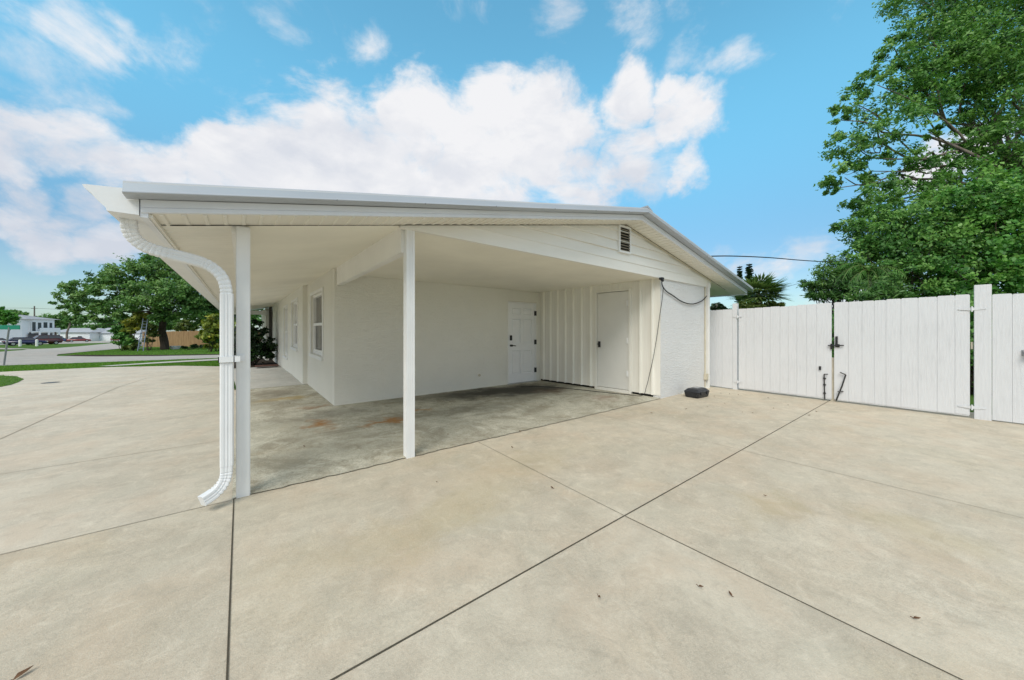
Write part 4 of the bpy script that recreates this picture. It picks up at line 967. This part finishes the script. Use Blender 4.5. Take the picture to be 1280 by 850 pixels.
def car(pos, dirv, paintm, label, kind='sedan'):
    pos = Vector(pos); f = Vector(dirv).normalized(); s = Vector((-f.y, f.x, 0))
    fn = lambda x, y, z: (pos.x + f.x * x + s.x * y, pos.y + f.y * x + s.y * y, pos.z + z)
    t = empty('parked_car', pos, label, 'car', 'cars parked across the street')
    W = .88; h = 0 if kind == 'sedan' else .40
    body = [(-2.15, .28), (-2.25, .5), (-2.2, .86 + h * .5), (-1.5, .93 + h * .6), (1.0, .92 + h * .5), (1.95, .78 + h * .5), (2.2, .58), (2.18, .28)]
    m = MB(fn); m.prism([(x, z) for x, z in body], -W, W); m.build('body', paintm, t, bevel=.09, smooth=True)
    cab = [(-1.75, -1.2, 1.40), (1.2, .45, 1.40)] if kind == 'sedan' else [(-2.1, -1.9, 1.40), (1.15, .5, 1.40)]
    zb, zt = .90 + h * .55, 1.38 + h
    (xb0, xt0, _), (xb1, xt1, _) = cab
    m = MB(fn); m.hexa([(xb0, -.82, zb), (xb1, -.82, zb), (xb1, .82, zb), (xb0, .82, zb), (xt0, -.62, zt), (xt1, -.62, zt), (xt1, .62, zt), (xt0, .62, zt)]); m.build('windows', 'window_dark', t, bevel=.04)
    m = MB(fn); m.box(xt0 - .04, xt1 + .04, -.63, .63, zt - .015, zt + .05)
    for y in (-1, 1):
        m.tube([(xb0, y * .80, zb), (xt0, y * .62, zt)], .05, 6); m.tube([(xb1, y * .80, zb), (xt1, y * .62, zt)], .045, 6); xm = (xb0 + xb1) / 2; m.tube([(xm, y * .81, zb), (xm - .05, y * .62, zt)], .04, 6)
    m.build('roof', paintm, t, bevel=.03)
    for x in (-1.35, 1.38):
        for y in (-1, 1):
            w = MB(fn); w.tube([(x, y * .70, .32), (x, y * .90, .32)], .33, 16); wo = w.build('wheel', 'tyre', t); w = MB(fn); w.tube([(x, y * .88, .32), (x, y * .915, .32)], .2, 12); w.build('rim', 'grey_metal', wo)
    for y in (-1, 1):
        w = MB(fn); w.box(2.10, 2.225, y * .66 - .16, y * .66 + .16, .60, .74); w.build('headlight', 'lamp_lens', t)
        w = MB(fn); w.box(-2.26, -2.17, y * .70 - .14, y * .70 + .14, .66, .82 + h * .3); w.build('tail_light', 'tail_lens', t)
def cpos(px, d): q = D(px, 411, d); q.z = gz(q.x, q.y) + .03; return q
RT = Vector((S52, -S38, 0)); 
def perp(px):   # direction square to the line of sight, pointing right
    q = D(px, 411, 1.0); v = Vector((q.x, q.y, 0)).normalized(); return Vector((v.y, -v.x, 0))
def turn(v, a): return Matrix.Rotation(R(a), 3, 'Z') @ v
car(cpos(32, 60), turn(perp(33), 8), 'car_navy', 'dark blue sedan parked before the two-storey white building')
car(cpos(53, 66), turn(-perp(50), 20), 'car_maroon', 'dark maroon van behind the dark blue sedan', 'van')
car(cpos(75, 98), turn(perp(75), 0), 'car_blue', 'blue car parked between the maroon van and the red car')
car(cpos(99, 99), turn(perp(99), 0), 'car_red', 'red car parked before the low white house')
car(cpos(-2, 66), turn(perp(0), 5), 'car_white', 'white car cut off by the picture edge')
car(cpos(150, 100), turn(perp(150), -60), 'car_red', 'red car half hidden behind the street corner bush')

# two-storey white building
C0 = D(33, 411, 79); C1 = D(68, 411, 84.5); CL = D(-40, 411, 72)
for c in (C0, C1, CL): c.z = 0
ub = (C1 - C0); Lu = ub.length; ub.normalize(); wb = (CL - C0); Lw = wb.length; wb.normalize(); gz0 = gz(C0.x, C0.y) - .1
bf = lambda u, w, z: (C0.x + ub.x * u + wb.x * w, C0.y + ub.y * u + wb.y * w, gz0 + z)
bd = empty('apartment_building', (C0.x, C0.y, gz0), 'white two-storey building with an upper balcony behind the parked cars', 'building')
m = MB(bf); m.box(1.3, Lu, 0, Lw, 2.75, 5.75); m.box(1.3, Lu, .0, .3, 0, 2.75); m.box(4.5, Lu, .3, Lw, 0, 2.75); m.box(0, 1.3, .6, Lw, 0, 5.75); m.build('wall', 'building_white', bd)
m = MB(bf); m.hexa([(-.6, -.6, 5.76), (Lu + .6, -.6, 5.76), (Lu + .6, Lw + .6, 5.76), (-.6, Lw + .6, 5.76), (3, 3, 6.75), (Lu - 3, 3, 6.75), (Lu - 3, Lw - 3, 6.75), (3, Lw - 3, 6.75)]); m.build('roof', 'roof_grey', bd)
m = MB(bf); m.box(.9, Lu - .5, -1.3, -.01, 2.75, 2.95); m.box(.9, Lu - .5, -1.3, -1.2, 2.95, 3.75); m.build('balcony', 'building_white', bd)
for u in (.95, Lu * .5, Lu - .6):
    m = MB(bf); m.box(u - .09, u + .09, -1.28, -1.1, 0, 2.74); m.build('column', 'building_white', bd)
for a, b2, z0, z1 in ((Lu * .18, Lu * .30, 3.0, 5.1), (Lu * .38, Lu * .50, 3.5, 5.0), (Lu * .58, Lu * .72, 3.3, 5.1), (Lu * .8, Lu * .9, 3.6, 5.0)):
    m = MB(bf); m.box(a - .08, b2 + .08, -.06, -.002, z0 - .08, z1 + .08); wo = m.build('window', 'building_white', bd); m = MB(bf); m.box(a, b2, -.075, -.062, z0, z1); m.build('pane', 'window_dark', wo)
for a, b2 in ((Lu * .06, Lu * .47), (Lu * .5, Lu * .92)):
    m = MB(bf); m.box(a, b2, -.04, -.004, .1, 2.5); m.build('opening_shade', 'carport_shade', bd)  # dark sheet painted for the shade inside the open carport
for w in (4, 9):
    m = MB(lambda u, w_, z: bf(u, w_, z)); m.box(-.05, -.002, w, w + 1.2, 3.6, 4.9); m.build('window', 'window_dark', bd)

def low_house(pxa, pxb, d, h, rh, wallm, label):
    a, b2 = D(pxa, 411, d), D(pxb, 411, d); a.z = b2.z = 0; u = b2 - a; L = u.length; u.normalize(); w = Vector((-u.y, u.x, 0)); z0 = gz(a.x, a.y) - .3
    fn = lambda x, y, z: (a.x + u.x * x + w.x * y, a.y + u.y * x + w.y * y, z0 + z)
    t = empty('neighbour_house', (a.x, a.y, z0), label, 'house'); m = MB(fn); m.box(0, L, 0, 9, 0, h); m.build('wall', wallm, t)
    m = MB(fn); m.hexa([(-.6, -.6, h + .003), (L + .6, -.6, h + .003), (L + .6, 9.6, h + .003), (-.6, 9.6, h + .003), (1.5, 4.4, h + rh), (L - 1.5, 4.4, h + rh), (L - 1.5, 4.6, h + rh), (1.5, 4.6, h + rh)]); m.build('roof', 'roof_grey', t)
    k = max(2, int(L / 5))
    for i in range(k):
        x = L * (i + .5) / k; m = MB(fn); m.box(x - .8, x + .8, -.06, -.003, 1.2, 2.4); wo = m.build('window', 'building_white', t); m = MB(fn); m.box(x - .7, x + .7, -.08, -.062, 1.3, 2.3); m.build('pane', 'window_dark', wo)
    m = MB(fn); m.box(L * .42, L * .42 + 1., -.05, -.003, 0.1, 2.3); m.build('door', 'building_shade', t)
low_house(64, 112, 122, 3.6, 1.5, 'building_white', 'low white house behind the blue and red cars')
low_house(112, 175, 125, 3.2, 1.9, 'building_white', 'low pale house at the end of the side road')
low_house(-60, -4, 118, 4, 1.6, 'building_white', 'low white house beyond the left picture edge')
# utility pole and lines
q = D(43, 411, 118); b = Vector((q.x, q.y, gz(q.x, q.y))); tp = D(43, 382.5, 118)
up_ = empty('utility_pole', b, 'thin grey utility pole above the two-storey building roof', 'utility pole')
m = MB(); m.tube([b, tp], [.22, .16], 8); m.build('pole', 'wood_pole', up_); m = MB(); c = tp + Vector((0, 0, -.8)); m.tube([c - RT * 1.1, c + RT * 1.1], .08, 6); m.build('crossarm', 'wood_pole', up_)
def wire(pts, r, label, name='power_line'):
    P = smooth_path(pts, 6); m = MB(); m.tube(P, r, 5); return tag(m.build(name, 'dark_rubber', origin=P[0]), label, 'cable')
a = tp + Vector((0, 0, -.75)); far = D(-120, 380, 110); far2 = D(190, 388, 130)
wire([far, far.lerp(a, .5) + Vector((0, 0, -.6)), a, a.lerp(far2, .5) + Vector((0, 0, -.7)), far2], .035, 'thin power line over the two-storey building on its pole')
a, e = D(889, 320.5, 6.6), D(1075, 326, 12.6)
a = Vector((7.62, 3.33, sof(7.62) + .19)); P = [a]; 
for t, sag in ((.12, .03), (.3, .02), (.5, -.03), (.7, -.06), (.88, -.03)): P.append(a.lerp(e, t) + Vector((0, 0, sag)))
wire(P + [e], .013, 'dark overhead cable running from the roof edge to the tall tree', 'overhead_cable')
a, e = D(968, 363, 21.5), D(1075, 328, 14.5)
wire([a, a.lerp(e, .5) + Vector((0, 0, -.06)), e], .009, 'thin second wire rising from the fan palm to the tall tree', 'overhead_cable')
# left-edge and far trees
def ptree(lst, dd, n, leaf, lm, lab, tr=.14, px=None, name='street_tree', **k):
    g = D(px if px is not None else lst[0][0], 411, dd); tree(name, (g.x, g.y, gz(g.x, g.y)), px_clumps(lst), n, leaf, lm, 'bark', tr, lab, twigs=14, **k)
ptree([(2, 396, 46, 10), (12, 402, 46, 7), (-12, 398, 46, 12), (-2, 388, 46, 6), (16, 397, 46, 5)], 46, 5200, .36, 'leaf_bright', 'light green tree at the picture edge above the street sign', px=-8, per=50)
ptree([(16, 392, 118, 5), (25, 394, 118, 5), (8, 393, 118, 5), (32, 397, 118, 4)], 118, 2500, .8, 'leaf_far', 'rounded dark tree behind the two-storey building', .3, per=50, name='background_tree')
ptree([(68, 401, 112, 6), (75, 398, 112, 6), (63, 397, 114, 4)], 112, 3200, .7, 'leaf_far', 'green tree between the two-storey building and the low house', .3, per=50, name='background_tree')
g = D(82, 411, 109); t0 = Vector((g.x, g.y, gz(g.x, g.y)))
tree('background_tree', t0, px_clumps([(92, 399, 110, 6), (100, 402, 110, 5), (87, 400, 110, 4), (106, 398, 110, 5)]), 2600, .7, 'leaf_far', 'bark_pale', .24, 'tree with a leaning pale trunk behind the blue car', twigs=14, per=50, fork=.45)
# distant treeline closes the horizon
V = []
ln = [(*D(x, 409 - random.uniform(0, 5), 210), 6.5, .8) for x in range(-500, 175, 7)]
t_, _ = crown('distant_treeline', ln, 26000, 2.0, 'leaf_far', None, per=40, sub=.4)
tag(t_, 'distant line of trees along the horizon', 'trees', None, 'stuff')
ln = []
for k in range(60):
    a = R(-5 + k * 5.6); x, y = 190 * math.sin(a), 190 * math.cos(a)
    if -.75 < math.atan2(x, y) < 0.1: continue
    ln.append((x, y, tz(x, y) + 4, 9, .7))
t_, _ = crown('distant_treeline', ln, 14000, 2.6, 'leaf_far', None, per=40, sub=.5); tag(t_, 'distant trees all around the yard', 'trees', None, 'stuff')

# ---- dry leaves on the concrete
def leaf_obj(x, y, L, a, label, z=.008, group=None):
    m = MB(); c, s = math.cos(a), math.sin(a)
    def P(u, v, w): return (x + c * u - s * v, y + s * u + c * v, z + w)
    pr = [(-.5, 0, .0), (-.2, .2, .006), (.15, .17, .004), (.5, 0, .012), (.15, -.17, .006), (-.2, -.2, .003)]
    top = [P(u * L, v * L, w + L * .12 * abs(v) * 4) for u, v, w in pr]; bot = [(p[0], p[1], p[2] - .002) for p in top]
    m.sweep([bot, top]); m.sweep([[P(-.5 * L, .01 * L, .0), P(-.5 * L, -.01 * L, .0), P(-.5 * L, 0, .004)], [P(-.85 * L, .01 * L, .004), P(-.85 * L, -.01 * L, .004), P(-.85 * L, 0, .008)]])
    return tag(m.build('dry_leaf', 'dry_leaf', origin=(x, y, z)), label, 'leaf', group)
def gp2(px, py): r = ray(px, py); t = -CAMH / r[2]; return r[0] * t, r[1] * t
LL = 'small dry brown leaf scattered on the beige concrete'
for px, py in ((690, 611), (546, 604), (901, 492), (893, 496), (912, 493), (923, 494), (960, 498), (906, 505), (928, 516), (941, 517), (967, 511), (884, 509), (1012, 520), (876, 736), (913, 745), (956, 621), (1146, 776), (814, 517), (650, 541), (749, 749), (362, 506), (640, 560), (560, 545), (380, 560), (1020, 515), (985, 507), (858, 512)):
    x, y = gp2(px, py); leaf_obj(x, y, random.uniform(.015, .036), random.uniform(0, 6.28), LL, .008 if not (y > 3.5 and -.05 < x < 6.4) else .018, 'dry leaves scattered on the concrete')
x, y = gp2(29, 845); leaf_obj(x, y, .05, .6, 'curled tan leaf alone at the lower left corner of the concrete')
# doormat by the porch bed
m = MB(); m.box(.42, 1.12, 15.25, 15.75, .013, .03); tag(m.build('doormat', 'doormat', origin=(.77, 15.5, .013), bevel=.006), 'brown doormat at the far end of the porch walk', 'doormat')

# ================================================================== SKY, SUN, CAMERA
SUN_EL, SUN_AZ = 46.0, 236.0     # azimuth clockwise from +Y
EXPOSURE = 0.20
w = bpy.data.worlds.new('World'); scene.world = w; w.use_nodes = True
nt = w.node_tree; nt.nodes.clear()
def N(t, **k):
    o = nt.nodes.new(t)
    for a, v in k.items(): setattr(o, a, v)
    return o
Lk = nt.links.new
def val(v, sock):
    if isinstance(v, (int, float)): sock.default_value = v
    elif isinstance(v, tuple): sock.default_value = v
    else: Lk(v, sock)
def M(op, a, b=0., c=None, clamp=False):
    o = N('ShaderNodeMath', operation=op, use_clamp=clamp); val(a, o.inputs[0]); val(b, o.inputs[1])
    if c is not None: val(c, o.inputs[2])
    return o.outputs[0]
def MR(v, a, b, c, d, smooth=True):
    o = N('ShaderNodeMapRange', interpolation_type='SMOOTHSTEP' if smooth else 'LINEAR'); val(v, o.inputs[0])
    for i, q in enumerate((a, b, c, d)): val(q, o.inputs[1 + i])
    return o.outputs[0]
def MX(f, a, b, mode='MIX'):
    o = N('ShaderNodeMix', data_type='RGBA', blend_type=mode); val(f, o.inputs[0]); val(a, o.inputs[6]); val(b, o.inputs[7]); return o.outputs[2]
out = N('ShaderNodeOutputWorld'); bg = N('ShaderNodeBackground'); Lk(bg.outputs[0], out.inputs[0])
sky = N('ShaderNodeTexSky', sky_type='NISHITA'); sky.sun_disc = False; sky.sun_elevation = R(SUN_EL); sky.sun_rotation = R(SUN_AZ)
sky.air_density = 1.0; sky.dust_density = .6; sky.ozone_density = 1.2
tc = N('ShaderNodeTexCoord'); dirn = tc.outputs['Generated']
sep = N('ShaderNodeSeparateXYZ'); Lk(dirn, sep.inputs[0]); Z = sep.outputs[2]
def WN(vec, scale, detail, rough, dist=0., color=False):
    o = N('ShaderNodeTexNoise'); Lk(vec, o.inputs['Vector']); o.inputs['Scale'].default_value = scale; o.inputs['Detail'].default_value = detail; o.inputs['Roughness'].default_value = rough; o.inputs['Distortion'].default_value = dist
    return o.outputs['Color'] if color else o.outputs['Fac']
mp = N('ShaderNodeMapping'); Lk(dirn, mp.inputs[0]); mp.inputs['Scale'].default_value = (1, 1, 1.7)
fb1 = WN(mp.outputs[0], 5.0, 12, .62, .35); fb2 = WN(mp.outputs[0], 2.2, 6, .55)
warpn = WN(dirn, 7., 7, .6, 0, True)
wv = N('ShaderNodeVectorMath', operation='MULTIPLY_ADD'); Lk(warpn, wv.inputs[0]); wv.inputs[1].default_value = (.17, .17, .13); Lk(dirn, wv.inputs[2])
wo = N('ShaderNodeVectorMath', operation='SUBTRACT'); Lk(wv.outputs[0], wo.inputs[0]); wo.inputs[1].default_value = (.085, .085, .065)
blobs = [(110, 190, 85, 1), (35, 185, 70, 1), (190, 205, 62, 1), (290, 212, 60, .95), (850, 150, 60, .9), (860, 215, 42, .9), (130, 240, 50, .6), (660, 185, 105, 1), (560, 195, 105, 1), (420, 215, 100, 1), (255, 215, 60, .9), (785, 190, 62, .9), (420, 175, 85, 1), (520, 140, 80, 1), (615, 130, 70, 1), (700, 150, 70, 1), (785, 125, 58, 1), (842, 112, 34, .9), (600, 215, 110, 1), (480, 225, 110, 1), (355, 215, 75, 1), (315, 200, 50, .9), (710, 215, 90, .9), (822, 205, 45, .75), (872, 208, 30, .7),
         (150, 195, 62, 1), (70, 195, 62, 1), (-10, 200, 70, 1), (235, 212, 55, .8), (30, 65, 60, .77), (92, 45, 46, .77), (-50, 80, 80, .77), (25, 108, 40, .7), (60, 85, 60, .77), (355, 42, 34, .55), (475, 55, 36, .62), (700, 18, 36, .6), (795, 38, 44, .62), (872, 62, 44, .7), (928, 58, 34, .72), (575, 2, 40, .6), (335, 2, 40, .6), (860, 2, 60, .5), (130, 12, 30, .6),
         (70, 292, 66, .95), (15, 262, 60, .95), (145, 300, 50, .9), (100, 262, 50, .85), (955, 352, 60, .8), (1045, 385, 70, .85), (905, 322, 34, .7), (1000, 330, 40, .5), (1172, 200, 44, .9), (1235, 180, 50, .9), (880, 165, 30, .4)]
dens = None; densw = None
for (px, py, r, wt) in blobs:
    c = Vector(ray(px, py)).normalized(); e1 = Vector(ray(px + r, py)).normalized(); e2 = Vector(ray(px, py + r)).normalized(); rad = .5 * ((e1 - c).length + (e2 - c).length)
    ds_ = N('ShaderNodeVectorMath', operation='DISTANCE'); Lk(wo.outputs[0], ds_.inputs[0]); ds_.inputs[1].default_value = tuple(c)
    b_ = MR(ds_.outputs['Value'], rad * (.25 if wt >= .78 else .1), rad * (1.25 if wt >= .78 else 1.7), wt, 0.)
    if wt < .78: densw = b_ if densw is None else M('MAXIMUM', densw, b_)
    else: dens = b_ if dens is None else M('MAXIMUM', dens, b_)
# elsewhere, out of view: broken cumulus added to whiten the sky light
fwd = N('ShaderNodeVectorMath', operation='DOT_PRODUCT'); Lk(dirn, fwd.inputs[0]); fwd.inputs[1].default_value = (C52, C38, 0)
away = MR(fwd.outputs['Value'], .55, .25, 0., 1.)
high = MR(Z, .70, .80, 0., 1.)
gen = M('MULTIPLY', M('MAXIMUM', away, high), MR(fb2, .34, .52, 0., .95))
dens = M('MAXIMUM', dens, gen)
cov = M('ADD', dens, M('MULTIPLY', M('SUBTRACT', fb1, .5), 2.3))
alpha = MR(cov, .24, .94, 0., 1.)
wisp = MR(M('ADD', densw, M('MULTIPLY', M('SUBTRACT', fb1, .5), 2.6)), .22, 1.15, 0., .9)
alpha = M('MAXIMUM', alpha, wisp)
haze = MR(Z, .0, .22, .55, 0.)
alpha2 = M('MAXIMUM', alpha, M('MULTIPLY', haze, .35))
# cloud tone: bright crowns, lilac-grey bellies
shade = WN(mp.outputs[0], 3.4, 5, .55, .3)
puff = WN(mp.outputs[0], 9., 7, .6, .4)
tone = M('ADD', M('ADD', M('MULTIPLY', MR(shade, .36, .62, 0., 1.), .55), M('MULTIPLY', MR(puff, .35, .65, 0., 1.), .35)), M('MULTIPLY', MR(Z, .18, .55, -.15, .45), 1.), clamp=True)
CW, CG = (5.2, 5.22, 5.35, 1), (3.7, 3.95, 4.45, 1)
ccol = MX(tone, CG, CW)
skc = MX(1.0, sky.outputs[0], MX(MR(Z, .12, .56, 0., 1.), (.52, .69, .76, 1), (.98, 1.82, 1.60, 1)), 'MULTIPLY')
fin = MX(alpha2, skc, ccol)
Lk(fin, bg.inputs[0]); bg.inputs[1].default_value = .15

sl = bpy.data.lights.new('sun', 'SUN'); sl.energy = 2.0; sl.angle = R(30); sl.color = (1., .945, .86)
so = bpy.data.objects.new('sun', sl); COL.objects.link(so)
sd3 = Vector((math.sin(R(SUN_AZ)) * math.cos(R(SUN_EL)), math.cos(R(SUN_AZ)) * math.cos(R(SUN_EL)), math.sin(R(SUN_EL))))
so.rotation_euler = sd3.to_track_quat('Z', 'Y').to_euler(); so.location = (0, 0, 20)
cam = bpy.data.cameras.new('camera'); co = bpy.data.objects.new('camera', cam); COL.objects.link(co)
co.location = (0, 0, CAMH); co.rotation_euler = (R(90), 0, R(-38)); cam.sensor_width = 36; cam.lens = F / 1280 * 36; cam.shift_y = -14 / 1280
cam.clip_start = .05; cam.clip_end = 2000; scene.camera = co
vs = scene.view_settings; scene.display_settings.display_device = 'sRGB'; vs.view_transform = 'Standard'; vs.look = 'None'; vs.exposure = EXPOSURE; vs.gamma = 1; vs.use_curve_mapping = False
scene.cycles.max_bounces = 10; scene.cycles.diffuse_bounces = 8; scene.cycles.use_denoising = True
